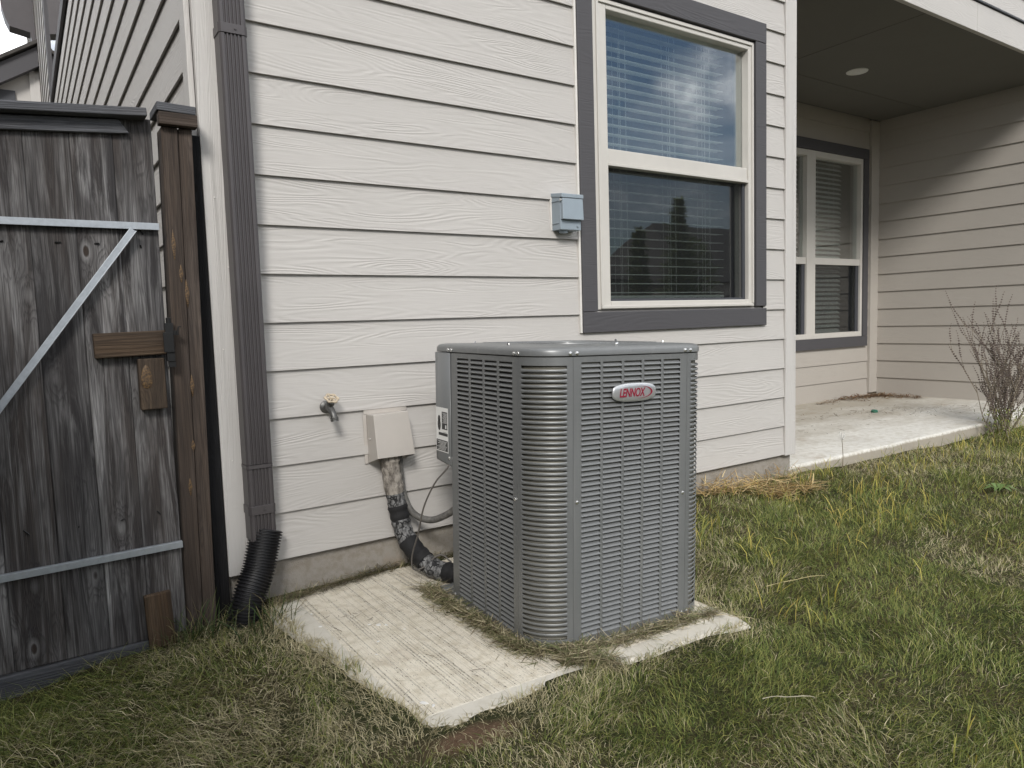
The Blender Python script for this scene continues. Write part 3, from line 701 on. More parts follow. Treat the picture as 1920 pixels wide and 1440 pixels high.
def panel(face, cols, u0, u1, individual, joined_rest):
    # face: 'L' (x=-A), 'F' (y=-A), 'R' (x=+A), 'B' (y=+A); u runs along the face, seen from outside left to right
    rot = {'F': 0, 'L': -math.pi / 2, 'R': math.pi / 2, 'B': math.pi}[face]
    s = MB(); t = .0016
    s.box(u0, u1, 0, t, LZ1, H - .003).box(u0, u1, 0, t, .0, LZ0)
    xs = [u0] + [q for c in cols for q in c] + [u1]
    for i in range(0, len(xs), 2): s.box(xs[i], xs[i + 1], 0, t, LZ0, LZ1)
    s.box(u0 + .001, u0 + .003, t, .02, .002, H - .004).box(u1 - .003, u1 - .001, t, .02, .002, H - .004)
    p = s.build('louvre_panel', 'ac_paint', ac); p.rotation_euler = (0, 0, rot); d = {'F': (0, -A), 'L': (-A, 0), 'R': (A, 0), 'B': (0, A)}[face]
    p.location = (d[0], d[1], 0); count = 0; rest = MB(); cache = {}
    order = sorted([(ci, r) for ci in range(len(cols)) for r in range(NR)], key=lambda q: (-q[0], -q[1])) if face == 'L' else [(ci, r) for ci in range(len(cols)) for r in range(NR)]
    for ci, r in order:
        c = cols[ci]; L = round(c[1] - c[0] + .001, 4); z = LZ0 + r * PIT + .0012
        if count < individual:
            if L not in cache:
                o = louver_mesh(L).build('louvre', 'ac_paint', p, smooth=35); cache[L] = o.data
            else: o = obj('louvre', cache[L], None, p)
            o.location = (c[0] - .0005, 0, z); o.rotation_euler = (random.uniform(-.03, .03), 0, 0); count += 1
        else:
            q = louver_mesh(L); rest.add([(x + c[0] - .0005, y, zz + z) for x, y, zz in q.v], q.f)
    if rest.v: rest.build('louvres', 'ac_paint', p, smooth=35, kind='stuff')
    return p
FC = [(-.203, -.130), (-.120, -.046), (-.036, .036), (.047, .119), (.130, .203)]
# left face, u = -y when looking from outside: left to right goes from back to front
LC = [(-.172, -.085), (-.071, .014), (.028, .109), (.123, .205)]
e_ = A - RC - .0007
pF = panel('F', FC, -e_, e_, 270, True)
pL = panel('L', LC, -YL, e_, 30, True)
RCc = [(-.205, -.123), (-.109, -.028), (-.014, .071), (.085, .172)]
pR = panel('R', RCc, -e_, e_, 0, True)
MB().box(-e_, e_, 0, .0016, .0, H - .003).build('back_panel', 'ac_paint', ac, loc=(0, A, 0), rot=(0, 0, math.pi))
def corner(cx, cy_, a0, slots=True, name='coil_guard', z0=0, rad=RC):
    def arc(t0, t1, z0, z1, r0, r1, n):
        v = []; f = []
        for i in range(n + 1):
            t = R_(t0 + (t1 - t0) * i / n); c, s_ = math.cos(t), math.sin(t)
            v += [(r0 * c, r0 * s_, z0), (r1 * c, r1 * s_, z0), (r1 * c, r1 * s_, z1), (r0 * c, r0 * s_, z1)]
        for i in range(n):
            for k in range(4): f.append((i * 4 + k, i * 4 + (k + 1) % 4, i * 4 + 4 + (k + 1) % 4, i * 4 + 4 + k))
        f += [(3, 2, 1, 0), (n * 4, n * 4 + 1, n * 4 + 2, n * 4 + 3)]; return v, f
    s = MB(); r1 = rad; r0 = rad - .0018
    if not slots: s.add(*arc(a0, a0 + 90, z0, H - .003, r0, r1, 10)); return s.build(name, 'ac_paint', ac, smooth=40, loc=(cx, cy_, 0))
    m0, m1 = a0 + 9, a0 + 80; lo, hi = .030, .874; n = 54; pit = (hi - lo) / n
    s.add(*arc(a0 + .2, a0 + 89.8, 0, lo, r0, r1, 14)); s.add(*arc(a0 + .2, a0 + 89.8, hi, H - .003, r0, r1, 14))
    s.add(*arc(a0 + .2, m0, lo, hi, r0, r1, 2)); s.add(*arc(m1, a0 + 89.8, lo, hi, r0, r1, 2))
    g = s.build(name, 'ac_paint', ac, smooth=40, loc=(cx, cy_, 0)); me = None
    for i in range(n - 1):
        if me is None:
            b = MB(); N = 12; rings = []
            for q in range(N + 1):
                t = R_(m0 + (m1 - m0) * q / N); c, s_ = math.cos(t), math.sin(t)
                fl = 1.7 if q in (0, N) else (1.15 if q in (1, N - 1) else 1.0)
                rings.append([((rad + oy) * c, (rad + oy) * s_, oz * fl) for oy, oz in [(-.0030, -.0026), (-.0008, -.0038), (.0008, -.0016), (.0008, .0016), (-.0008, .0038), (-.0030, .0026)]])
            b.loft(rings, cap=True); o = b.build('guard_bar', 'ac_paint', g, smooth=60); me = o.data
        else: o = obj('guard_bar', me, None, g)
        o.location = (0, 0, lo + (i + 1) * pit)
    return g
corner(-A + RC, -A + RC, 180); corner(A - RC, -A + RC, 270); corner(A - RC, A - RC, 0, False, 'corner_post')
# service panel wrapping the back-left corner (upper half only), with its label
sp = MB(); rr = .014; path = [(-A - .003, YL + .001), (-A - .003, A - rr)] + [(-A - .003 + rr + rr * math.cos(R_(t)), A - rr + rr * math.sin(R_(t))) for t in (165, 150, 135, 120, 105, 90)] + [(-A + .14, A)]
rings = []
for zz, ins in [(.500, .012), (.494, .004), (.500, 0), (H - .003, 0)]:
    rings.append([(x + ins * .6, y - (ins if i > 3 else 0), zz - (.010 if i == 0 and zz < .6 else 0)) for i, (x, y) in enumerate(path)])
sp.loft(rings, closed=False)
sp = sp.build('service_panel', 'ac_paint', ac, smooth=40); m = sp.modifiers.new('solid', 'SOLIDIFY'); m.thickness = .0025; m.offset = 1
lab = MB().box(-.0005, 0, 0, .100, 0, .165).build('warning_label', 'sticker_white', sp, loc=(-A - .0032, YL + .022, .530))
pr = MB(); X0, X1 = -.0009, -.0006
pr.box(X0, X1, .005, .050, .085, .150)           # black text block (right half seen from outside)
pr.box(X0, X1, .003, .078, .061, .0715); pr.box(X0, X1, .003, .097, .004, .044)
for i in range(3): pr.box(X0, X1, .010 + i * .004, .040, .0735 + i * .0001, .0745)
pr.build('label_print', 'sticker_black', lab)
fg = MB().loft([[(X0, .073 + math.cos(t) * a, .1 + math.sin(t) * b) for t in np.linspace(0, 2 * math.pi, 12, endpoint=False)] for a, b in [(.013, .022), (.001, .001)]])
fg.loft([[(X0, .073 + math.cos(t) * .011, .122 + math.sin(t) * .014) for t in np.linspace(0, 2 * math.pi, 10, endpoint=False)], [(X0, .073, .122)] * 10]).build('label_print', 'sticker_black', lab)
tx = MB()
for i in range(11): tx.box(-.0013, -.0010, .008, .046 - (i * 37 % 5) * .003, .1445 - i * .0036, .1457 - i * .0036)
for i in range(8): tx.box(-.0013, -.0010, .010 + (i * 29 % 4) * .004, .092 - (i * 53 % 5) * .006, .0385 - i * .0044, .0399 - i * .0044)
tx.box(-.0013, -.0010, .012, .022, .089, .102)
tx.build('label_print', 'sticker_white', lab)
# base pan, coil, dark interior, cap
MB().loft([rrect(A, A, RC, 0, off=-.002), rrect(A, A, RC, .012, off=-.002)], cap=True).build('base_pan', 'ac_paint', ac)
cl = MB(); ci = [rrect(A, A, RC, zz, 12, off=-.0085) for zz in np.linspace(.014, .89, 3)]
keep = []
cl.loft([[(max(x, -1), min(y, .2), z) for x, y, z in r] for r in ci]); cl.build('condenser_coil', 'coil_fin', ac, smooth=50)
n_ = 12
rings = [rrect(A, A, RC, H - .0005, n_, off=.001, bl=.036), rrect(A, A, RC, H + 0.0012, n_, off=.0035, bl=.036), rrect(A, A, RC, H + 0.0136, n_, off=.0035, bl=.036), rrect(A, A, RC, H + 0.0205, n_, off=.0005, bl=.036), rrect(A, A, RC, H + 0.0251, n_, off=-.006, bl=.036), rrect(A, A, RC, H + 0.0279, n_, off=-.018, bl=.036), rrect(A, A, RC, H + 0.0288, n_, off=-.035, bl=.036)]
base = rings[-1]
def circ(r, z): return [((x / math.hypot(x, y)) * r, (y / math.hypot(x, y)) * r, z) for x, y, _ in base]
rings += [circ(.318, H + 0.0310), circ(.312, H + 0.0332), circ(.303, H + 0.0332), circ(.298, H + 0.0291), circ(.298, H - .03), circ(.01, H - .032)]
MB().loft(rings).build('top_cap', 'ac_paint', ac, smooth=40)
fgm = MB()
for r in np.linspace(.03, .30, 22): fgm.tube([(r * math.cos(t), r * math.sin(t), H + .028 + .004 * (1 - r / .3)) for t in np.linspace(0, 2 * math.pi, 40)], .0016, 5, cap=False)
for i in range(12):
    t = i * math.pi / 6; fgm.tube([(.03 * math.cos(t), .03 * math.sin(t), H + .0315), (.300 * math.cos(t), .300 * math.sin(t), H + .0265)], .0022, 5)
fgm.build('fan_guard', 'ac_paint', ac, smooth=60)
def screw(x, y, z, nx_, ny_, par=ac):
    s = MB(); u = Vector((nx_, ny_, 0)).normalized(); w = Vector((-u.y, u.x, 0)); rings = []
    for r, d in [(.0068, 0), (.0068, .001), (.0046, .0014), (.0046, .0036), (.0028, .0046), (.0002, .0046)]:
        rings.append([Vector((x, y, z)) + u * d + (w * math.cos(t) + Vector((0, 0, 1)) * math.sin(t)) * r for t in np.linspace(0, 2 * math.pi, 8, endpoint=False)])
    s.loft(rings).build('screw', 'screw_steel', par, smooth=40)
for z in (H + .008, .014):
    o_ = .0036 if z > .5 else 0.0005
    for x in (-A + RC - .012, -A + RC + .012, A - RC - .012, A - RC + .012): screw(x + (0 if abs(x) < A - RC else (-.0 if x < 0 else 0)), -A - o_ + (.0008 if abs(x) > A - RC else 0), z, 0, -1)
    for y in (-A + RC - .012, -A + RC + .012): screw(-A - o_ + (.0008 if y < -A + RC else 0), y, z, -1, 0)
    screw(-A - o_, YL - .012, z, -1, 0); screw(-A - o_, YL + .012, z, -1, 0) if z > .5 else None
for z in (.455,): screw(-A - .0005, -A + RC + .014, z, -1, 0); screw(-A + RC + .014, -A - .0005, z, 0, -1); screw(A - RC - .014, -A - .0005, .43, 0, -1); screw(-A - .0035, YL + .012, .515, -1, 0)
for t in (200, 262, 325, 20, 140): screw(.335 * math.cos(R_(t)), .335 * math.sin(R_(t)), H + .032, math.cos(R_(t)), math.sin(R_(t)))
MB().box(-A - .02, -A + .03, .26, .30, -.001, .02).build('foot', 'ac_paint', ac, bevel=.003)
# badge
def badge():
    def out(sx, sz, n=40):
        p = []
        for i in range(n):
            t = 2 * math.pi * i / n; c, s_ = math.cos(t), math.sin(t)
            e = 2 / 3.4; p.append((math.copysign(abs(c) ** e, c) * sx, math.copysign(abs(s_) ** e, s_) * sz * (1.0 - .10 * abs(c))))
        return p
    s = MB(); rings = []
    for k, d in [(1.0, 0), (1.0, .003), (.985, .0045), (.93, .0062), (.6, .0075), (.02, .008)]: rings.append([(x * k, -d, z * (k if k > .9 else k)) for x, z in out(.0895, .0300)])
    s.loft(rings)
    b = s.build('badge', 'badge_silver', ac, smooth=50, loc=(.0, -A - .0050, .782), rot=(0, R_(0), 0))
    cu = bpy.data.curves.new('lettering', 'FONT'); cu.body = 'LENNOX'; cu.size = .040; cu.shear = .22; cu.offset = .0007; cu.space_character = .95; cu.align_x = 'CENTER'; cu.align_y = 'CENTER'; cu.extrude = .0004
    to = bpy.data.objects.new('tmp_text', cu); COL.objects.link(to); dg = bpy.context.evaluated_depsgraph_get(); me = bpy.data.meshes.new_from_object(to.evaluated_get(dg)); me.name = 'lettering'
    bpy.data.objects.remove(to); me.materials.clear()
    xs = [v.co.x for v in me.vertices]; zs = [v.co.y for v in me.vertices]; sx = .105 / (max(xs) - min(xs)); sz = .0275 / (max(zs) - min(zs)); mx = (max(xs) + min(xs)) / 2; mz = (max(zs) + min(zs)) / 2
    for v in me.vertices: v.co = ((v.co.x - mx) * sx - .012, -.0088 - v.co.z, (v.co.y - mz) * sz)
    obj('lettering', me, 'badge_red', b)
    sw_ = MB(); N = 26; v = []
    for i in range(N + 1):
        t = R_(118 - 236 * i / N); th = .0005 + .0052 * max(0.0, math.sin(math.pi * i / N)) ** 1.4
        x, z = .018 + .052 * math.cos(t), .0195 * math.sin(t)
        v += [(x + th * .1, -.0085, z + .0), (x - th * abs(math.cos(t)) - th * .1, -.0085, z * (1 - th * 16))]
    sw_.add(v, [(2 * i, 2 * i + 1, 2 * i + 3, 2 * i + 2) for i in range(N)]); sw_.build('swoosh', 'badge_red', b)
badge()

# ------------------------------------------------------------------ line-set hood, insulated pipes, conduit, wire
hood = thing('wall_hood', 'beige sheet-metal hood on the wall over the insulated pipe', 'hood', (.63, -.02, .55))
s = MB()
x0, x1 = .553, .712; fT, fB = -.092, -.117
s.hexa([(x0, fB, .568), (x0, fT, .738), (x0, -.019, .538), (x0, -.019, .735), (x1 + .004, fB, .568), (x1 - .008, fT, .742), (x1 + .004, -.019, .538), (x1 - .004, -.019, .735)])
s.f = [q for i, q in enumerate(s.f) if i != 4]
hd = s.build('cover', 'hood_metal', hood, bevel=.003); hd.location = -Vector(hood.location); md = hd.modifiers.new('solid', 'SOLIDIFY'); md.thickness = .002
f_ = MB().box(.542, .730, -.0225, -.0205, .735, .762).box(.538, .5525, -.0225, -.0205, .536, .734).box(.714, .734, -.0225, -.0205, .538, .734).build('flange', 'hood_metal', hood, bevel=.001); f_.location = -Vector(hood.location)
f_ = MB().tube([(.5515, -.055, .64), (.549, -.055, .64)], .005, 8).build('screw', 'screw_steel', hood); f_.location = -Vector(hood.location)
pipe = thing('insulated_pipe', 'thick insulated refrigerant pipe with cracked paint and black tape', 'pipe', (.64, -.1, .09))
LP = cat_rom([(.632, -.060, .60), (.630, -.060, .53), (.640, -.062, .43), (.652, -.072, .33), (.664, -.10, .235), (.690, -.165, .165), (.722, -.24, .123), (.765, -.33, .118), (.81, -.40, .118)], 10)
LP = [np.array(p) - np.array(pipe.location) for p in LP]
def seg(i0, i1, mat, r, name):
    pts = LP[i0:i1 + 1]; rd = [r * (1 + .05 * math.sin(i * 1.7) + random.uniform(-.03, .03)) for i in range(len(pts))]; rd[0] *= .97; rd[-1] *= .97
    MB().tube(pts, rd, 20).build(name, mat, pipe, smooth=50)
seg(0, 22, 'crackle_beige', .0385, 'painted_sleeve'); seg(22, 28, 'crackle_white', .0365, 'cracked_sleeve'); seg(27, 33, 'foam_black', .0390, 'tape_wrap'); seg(33, 43, 'crackle_white', .0375, 'cracked_sleeve')
seg(42, 54, 'foam_black', .0400, 'tape_wrap'); seg(54, 66, 'crackle_white', .0375, 'cracked_sleeve'); seg(65, 71, 'foam_black', .0395, 'tape_wrap'); seg(71, 80, 'crackle_white', .036, 'cracked_sleeve')
pts, rad = corrugated([(.672, -.052, .58), (.676, -.050, .50), (.683, -.058, .40), (.706, -.088, .322), (.748, -.148, .296), (.784, -.218, .322), (.81, -.28, .37), (.83, -.33, .45)], .0128, .0142, .006)
o = MB().tube(pts, rad, 12).build('flexible_conduit', 'conduit_grey', None, smooth=50); tag(o, 'grey flexible conduit looping from the wall hood to the air conditioner', 'conduit')
o = MB().tube(cat_rom([(.700, -.425, .575), (.690, -.42, .555), (.660, -.38, .50), (.637, -.33, .406), (.633, -.28, .293), (.626, -.235, .20), (.630, -.225, .142), (.668, -.225, .133), (.705, -.235, .160), (.745, -.25, .178), (.772, -.28, .150)], 8), .0032, 7).build('thin_wire', 'wire_grey', None, smooth=60)
tag(o, 'thin grey wire hanging from the air conditioner down to the black pipe', 'wire')

# ------------------------------------------------------------------ electrical disconnect box
eb = thing('electrical_box', 'small grey electrical disconnect box beside the window trim', 'electrical box', (1.58, -.02, 1.50))
def esub(name, mb, mat='box_grey', bevel=.002, par=None):
    o = mb.build(name, mat, par or eb, bevel=bevel)
    if par is None: o.location = -Vector(eb.location)
    return o
esub('body', MB().box(1.512, 1.632, -.086, -.012, 1.500, 1.655))
esub('hood_lid', MB().hexa([(1.508, -.104, 1.642), (1.508, -.104, 1.660), (1.508, -.012, 1.6555), (1.508, -.012, 1.672), (1.636, -.104, 1.642), (1.636, -.104, 1.660), (1.636, -.012, 1.6555), (1.636, -.012, 1.672)]))
cv = esub('cover', MB().hexa([(1.514, -.106, 1.545), (1.514, -.101, 1.641), (1.514, -.0865, 1.545), (1.514, -.0865, 1.641), (1.634, -.106, 1.545), (1.634, -.101, 1.641), (1.634, -.0865, 1.545), (1.634, -.0865, 1.641)]))
esub('rib', MB().box(1.5085, 1.5118, -.075, -.03, 1.528, 1.534).box(1.5085, 1.5118, -.080, -.018, 1.628, 1.632), bevel=.001)
esub('screw', MB().tube([(1.512, -.094, 1.632), (1.506, -.094, 1.632)], .006, 10), 'screw_steel', .001)
esub('screw', MB().tube([(1.612, -.086, 1.518), (1.612, -.0905, 1.518)], .006, 10), 'box_grey', .001)
esub('knockout', MB().tube([(1.556, -.05, 1.5005), (1.556, -.05, 1.488)], .022, 16), 'box_grey', .001)
esub('caulk_bead', MB().box(1.503, 1.5115, -.026, -.013, 1.50, 1.652), 'caulk', .002)

# ------------------------------------------------------------------ hose faucet
fc = thing('hose_faucet', 'old metal hose faucet with tan wheel handle on the siding', 'faucet', (.388, -.016, .781))
def ring_(r, y, n=16): return [(r * math.cos(2 * math.pi * i / n), y, r * math.sin(2 * math.pi * i / n)) for i in range(n)]
MB().loft([ring_(.030, .004), ring_(.030, -.001), ring_(.027, -.003), ring_(.001, -.003)]).build('caulk_ring', 'caulk', fc, smooth=40)
MB().loft([ring_(.022, -.001), ring_(.024, -.006), ring_(.024, -.012), ring_(.018, -.016), ring_(.012, -.018), ring_(.012, -.05), ring_(.002, -.052)]).build('flange', 'brass_dull', fc, smooth=40)
MB().tube(cat_rom([(.0, -.036, .0), (.002, -.056, -.006), (.004, -.073, -.022), (.005, -.080, -.040)], 5), [.014, .0145, .015, .015, .0145, .014, .0135, .013, .013, .013, .0128, .0128, .0126, .0125, .0125, .0125], 14).build('spout', 'brass_dull', fc, smooth=40)
pts = [(.005, -.080, -.034), (.0052, -.0808, -.037), (.0053, -.0812, -.040), (.0054, -.0818, -.043), (.0055, -.0824, -.046), (.0056, -.083, -.050)]
MB().tube(pts, [.0148, .0155, .0145, .0155, .0145, .0152], 16).build('threaded_end', 'brass_dull', fc, smooth=20)
up_ = Vector((.03, -.55, .83)).normalized()
MB().tube([Vector((.002, -.046, .004)) + up_ * d for d in (0, .012, .014, .024, .026, .040)], [.013, .013, .0155, .0155, .007, .006], 8).build('bonnet', 'brass_dull', fc, smooth=30)
hw = MB(); c0 = Vector((.002, -.046, .004)) + up_ * .040; u = up_.orthogonal().normalized(); w_ = up_.cross(u); N = 48
hw.tube([c0 + (u * math.cos(2 * math.pi * i / N) + w_ * math.sin(2 * math.pi * i / N)) * (.0235 + .0028 * math.cos(6 * 2 * math.pi * i / N)) for i in range(N + 1)], .0042, 8, cap=False)
for i in range(3):
    t = math.pi * i / 3; d = (u * math.cos(t) + w_ * math.sin(t)) * .022; hw.tube([c0 - d, c0 + d], .003, 6)
hw.tube([c0 - up_ * .003, c0 + up_ * .005], .007, 10)
hw.build('wheel_handle', 'faucet_wheel', fc, smooth=50)

# ------------------------------------------------------------------ small things on the slab
o = MB().loft([[(math.cos(t) * r * .055, math.sin(t) * r * .03, z) for t in np.linspace(0, 2 * math.pi, 14, endpoint=False)] for r, z in [(1, 0), (1.02, .012), (.8, .02), (.1, .018)]]).build('plastic_lid', 'green_plastic', None, smooth=40, loc=(6.05, .97, .127), rot=(0, 0, .5))
tag(o, 'small green plastic piece lying on the porch slab', 'litter')

# ------------------------------------------------------------------ grass and litter
def mesh_np(name, V, F, C, mat, label=None, cat=None, kind='stuff', parent=None):
    me = bpy.data.meshes.new(name); nv, nf = len(V), len(F)
    me.vertices.add(nv); me.vertices.foreach_set('co', np.ascontiguousarray(V, np.float32).ravel())
    me.loops.add(nf * 3); me.loops.foreach_set('vertex_index', np.ascontiguousarray(F, np.int32).ravel())
    me.polygons.add(nf); me.polygons.foreach_set('loop_start', np.arange(0, nf * 3, 3, dtype=np.int32))
    me.update(calc_edges=True); ca = me.color_attributes.new('Col', 'FLOAT_COLOR', 'POINT')
    ca.data.foreach_set('color', np.concatenate([C, np.ones((nv, 1))], 1).astype(np.float32).ravel())
    o = obj(name, me, mat, parent, kind=kind)
    if label: o['label'] = label
    if cat: o['category'] = cat
    return o
def blades(P, h, w, az, lean, curl, col, tip=None, short=False):
    n = len(P); d = np.stack([np.cos(az), np.sin(az), np.zeros(n)], 1); s = np.stack([-np.sin(az), np.cos(az), np.zeros(n)], 1)
    ta = az + rng.uniform(-1.2, 1.2, n); s = np.stack([-np.sin(ta), np.cos(ta), rng.uniform(-.3, .3, n)], 1)
    z = np.array([0, 0, 1.0]); l1 = lean + curl * .5; l2 = lean + curl
    p0 = P; p1 = p0 + (d * np.sin(lean)[:, None] + z * np.cos(lean)[:, None]) * (h * .4)[:, None]
    if short:
        p3 = p1 + (d * np.sin(l2)[:, None] + z * np.cos(l2)[:, None]) * (h * .6)[:, None]; a = s * (w * .5)[:, None]
        V = np.stack([p0 - a, p0 + a, p1 - a * .9, p1 + a * .9, p3], 1).reshape(-1, 3); b = (np.arange(n) * 5)[:, None, None]
        F = (b + np.array([[0, 1, 3], [0, 3, 2], [2, 3, 4]])[None]).reshape(-1, 3); tip = col if tip is None else tip
        return V, F, np.stack([col * .9, col * .9, col, col, tip], 1).reshape(-1, 3)
    p2 = p1 + (d * np.sin(l1)[:, None] + z * np.cos(l1)[:, None]) * (h * .33)[:, None]; p3 = p2 + (d * np.sin(l2)[:, None] + z * np.cos(l2)[:, None]) * (h * .27)[:, None]
    a = s * (w * .5)[:, None]
    V = np.stack([p0 - a, p0 + a, p1 - a * .95, p1 + a * .95, p2 - a * .7, p2 + a * .7, p3], 1).reshape(-1, 3)
    b = (np.arange(n) * 7)[:, None, None]; F = (b + np.array([[0, 1, 3], [0, 3, 2], [2, 3, 5], [2, 5, 4], [4, 5, 6]])[None]).reshape(-1, 3)
    if tip is None: tip = col
    C = np.stack([col * .9, col * .9, col, col, col * .5 + tip * .5, col * .5 + tip * .5, tip], 1).reshape(-1, 3)
    return V, F, C
PAL = np.array([(.092, .128, .032), (.142, .182, .046), (.205, .235, .064), (.28, .28, .085), (.30, .265, .15), (.42, .37, .22), (.55, .49, .32), (.36, .31, .05)])
def pick(dry, n):
    # dry 0..1 -> palette mix
    r = rng.random(n); g = rng.integers(0, 4, n); s = rng.integers(4, 7, n)
    c = PAL[np.where(r < dry, s, g)]; return c * rng.uniform(.75, 1.25, (n, 1))
def sample(n, dmin, dmax, p):
    # positions round the viewpoint's ground point, thinning out with distance
    u = rng.random(n); rr = (dmin ** (2 - p) + u * (dmax ** (2 - p) - dmin ** (2 - p))) ** (1 / (2 - p)); th = rng.uniform(R_(2), R_(112), n)
    return CAM[0] + rr * np.cos(th), CAM[1] + rr * np.sin(th), rr
def dryness(x, y):
    dp = dpoly(x, y, PAD_POLY); f = fbm(x, y, 1.7, 2)
    d = .12 + np.clip((f - .51) * 3.0, 0, .5) + .55 * np.exp(-(dp / .09) ** 2)
    d += .35 * np.exp(-(((x - .0) / .35) ** 2 + ((y + 1.15) / .35) ** 2)) + .30 * np.exp(-(((x - .95) / .4) ** 2 + ((y + 1.75) / .16) ** 2))
    d -= .22 * np.exp(-(((x - 1.1) / .9) ** 2 + ((y + 1.48) / .14) ** 2)) + .2 * np.exp(-(((x - 2.2) / .9) ** 2 + ((y + .8) / .35) ** 2))
    d += .25 * np.exp(-((y + .1) / .2) ** 2) * (x > 2) - .30 * np.clip((.15 - x) / .3, 0, 1) * (fbm(x, y, 2.6, 41) > .42) + .0 + .3 * np.exp(-((x + .4) / .5) ** 2 - ((y + .2) / .18) ** 2)
    return np.clip(d, .05, .93)
x, y, rr = sample(1000000, .85, 10.5, 1.25)
ok = (y < -.008) & (y > -5) & (x > -1.24) & (x < 9.5) & ~((y > -.03) & (x > 3.3))
ok &= ~((x < -.17) & (y > -.10)) & ~((x < 0.0) & (y > -.04))
dp = dpoly(x, y, PAD_POLY); ins = inpoly(x, y, PAD_POLY); ok &= ~(ins & (dp > .010 + .055 * vnoise(x, y, 8, 7) ** 2.5 + np.where(x < .32, .05 * np.clip(vnoise(x, y, 7, 31) * 1.6 - .55, 0, 1), 0)))
bare = np.exp(-(((x - .27) / .16) ** 2 + ((y + 1.25) / .05) ** 2)); ok &= rng.random(len(x)) > bare * .95
ok &= ~((x > .1) & (x < 1.45) & (y > -.05)) | (rng.random(len(x)) < .25)
ok &= ~((x < -.05) & (y > -.19)) | (rng.random(len(x)) < .35)
x, y, rr = x[ok], y[ok], rr[ok]; n = len(x)
dr = dryness(x, y); z = gz(x, y) - .004
tallf = fbm(x, y, 2.6, 9)
h = rng.uniform(.018, .046, n) * (.45 + 1.25 * tallf) * (1 + .05 * rr); wd = rng.uniform(.0010, .0019, n) * (1 + .13 * rr)
matted = np.clip((.12 - x) / .35, 0, 1); h *= 1 + .9 * matted
lean = np.abs(rng.normal(.75, .42, n)) + .3 * matted; lean = np.where(rng.random(n) < dr * .55, rng.uniform(1.0, 1.5, n), lean)
az = rng.normal(0, 1.1, n) + 12 * fbm(x, y, 4.0, 21); az = np.where((rng.random(n) < .6 * matted), rng.normal(-2.6, .7, n), az)
h *= np.where((dp[ok] < .08) & (x < .3), 1.25, 1.0); z = np.where(inpoly(x, y, PAD_POLY), padz(x, y) - .004, z)
col = pick(dr, n); V, F, C = blades(np.stack([x, y, z], 1), h, wd, az, lean, rng.uniform(.1, .9, n), col, col * rng.uniform(.9, 1.35, (n, 1)), short=True); print('blades', n, flush=True)
mesh_np('lawn_grass', V, F, C, 'grass_blade', 'patchy green and straw-coloured lawn grass in front of the house', 'grass')
# longer yellowing blades standing up in the lawn
def tufts(spots, nper, hr, palette, name, label, spread=.05, wr=(.003, .0045), leanr=(.25, .35)):
    P = []; 
    for (sx, sy, k) in spots:
        m = int(nper * k); P.append(np.stack([rng.normal(sx, spread, m), rng.normal(sy, spread * .7, m)], 1))
    P = np.concatenate(P); n = len(P); zz = gz(P[:, 0], P[:, 1]) - .01; pc = np.array(palette)
    col = pc[rng.integers(0, len(pc), n)] * rng.uniform(.8, 1.2, (n, 1))
    V, F, C = blades(np.stack([P[:, 0], P[:, 1], zz], 1), rng.uniform(hr[0], hr[1], n), rng.uniform(wr[0], wr[1], n), rng.uniform(0, 2 * math.pi, n), np.abs(rng.normal(leanr[0], leanr[1], n)), rng.uniform(.1, 1.3, n), col, col * 1.25)
    return mesh_np(name, V, F, C, 'grass_blade', label, 'grass')
sp_ = []
for i in range(260):
    a = rng.uniform(1.5, 7.5); b = -.08 - abs(rng.normal(0, .45)); sp_.append((a, b, rng.uniform(.4, 1.3)))
for i in range(40): sp_.append((rng.uniform(1.5, 3.6), rng.uniform(-1.4, -.1), rng.uniform(.4, 1.2)))
tufts(sp_, 9, (.06, .15), [(.28, .28, .07), (.40, .36, .09), (.18, .21, .055), (.48, .39, .11), (.14, .18, .05)], 'tall_grass', 'long yellow-green grass blades scattered through the lawn by the porch slab', .04)
tufts([(1.22, -1.95, .5), (1.36, -1.92, .6), (1.30, -2.02, .4), (1.7, -1.75, .4), (1.75, -1.3, .3), (2.3, -1.4, .4)], 9, (.07, .13), [(.33, .28, .05), (.25, .25, .05), (.14, .17, .04)], 'tall_grass', 'yellow upright grass sprigs in the foreground lawn', .03)
tufts([(-.14, -.17, 2.6), (-.07, -.22, 1.4), (.09, -.27, 1.2), (.11, -.24, 1.2), (-.20, -.18, 1.6), (.02, -.31, 1.1)], 22, (.07, .19), [(.035, .065, .018), (.055, .085, .025), (.10, .11, .045), (.19, .16, .085)], 'tall_grass', 'tuft of long drooping grass between the gate post and the drain hose', .035, (.0028, .0042), (.5, .4))
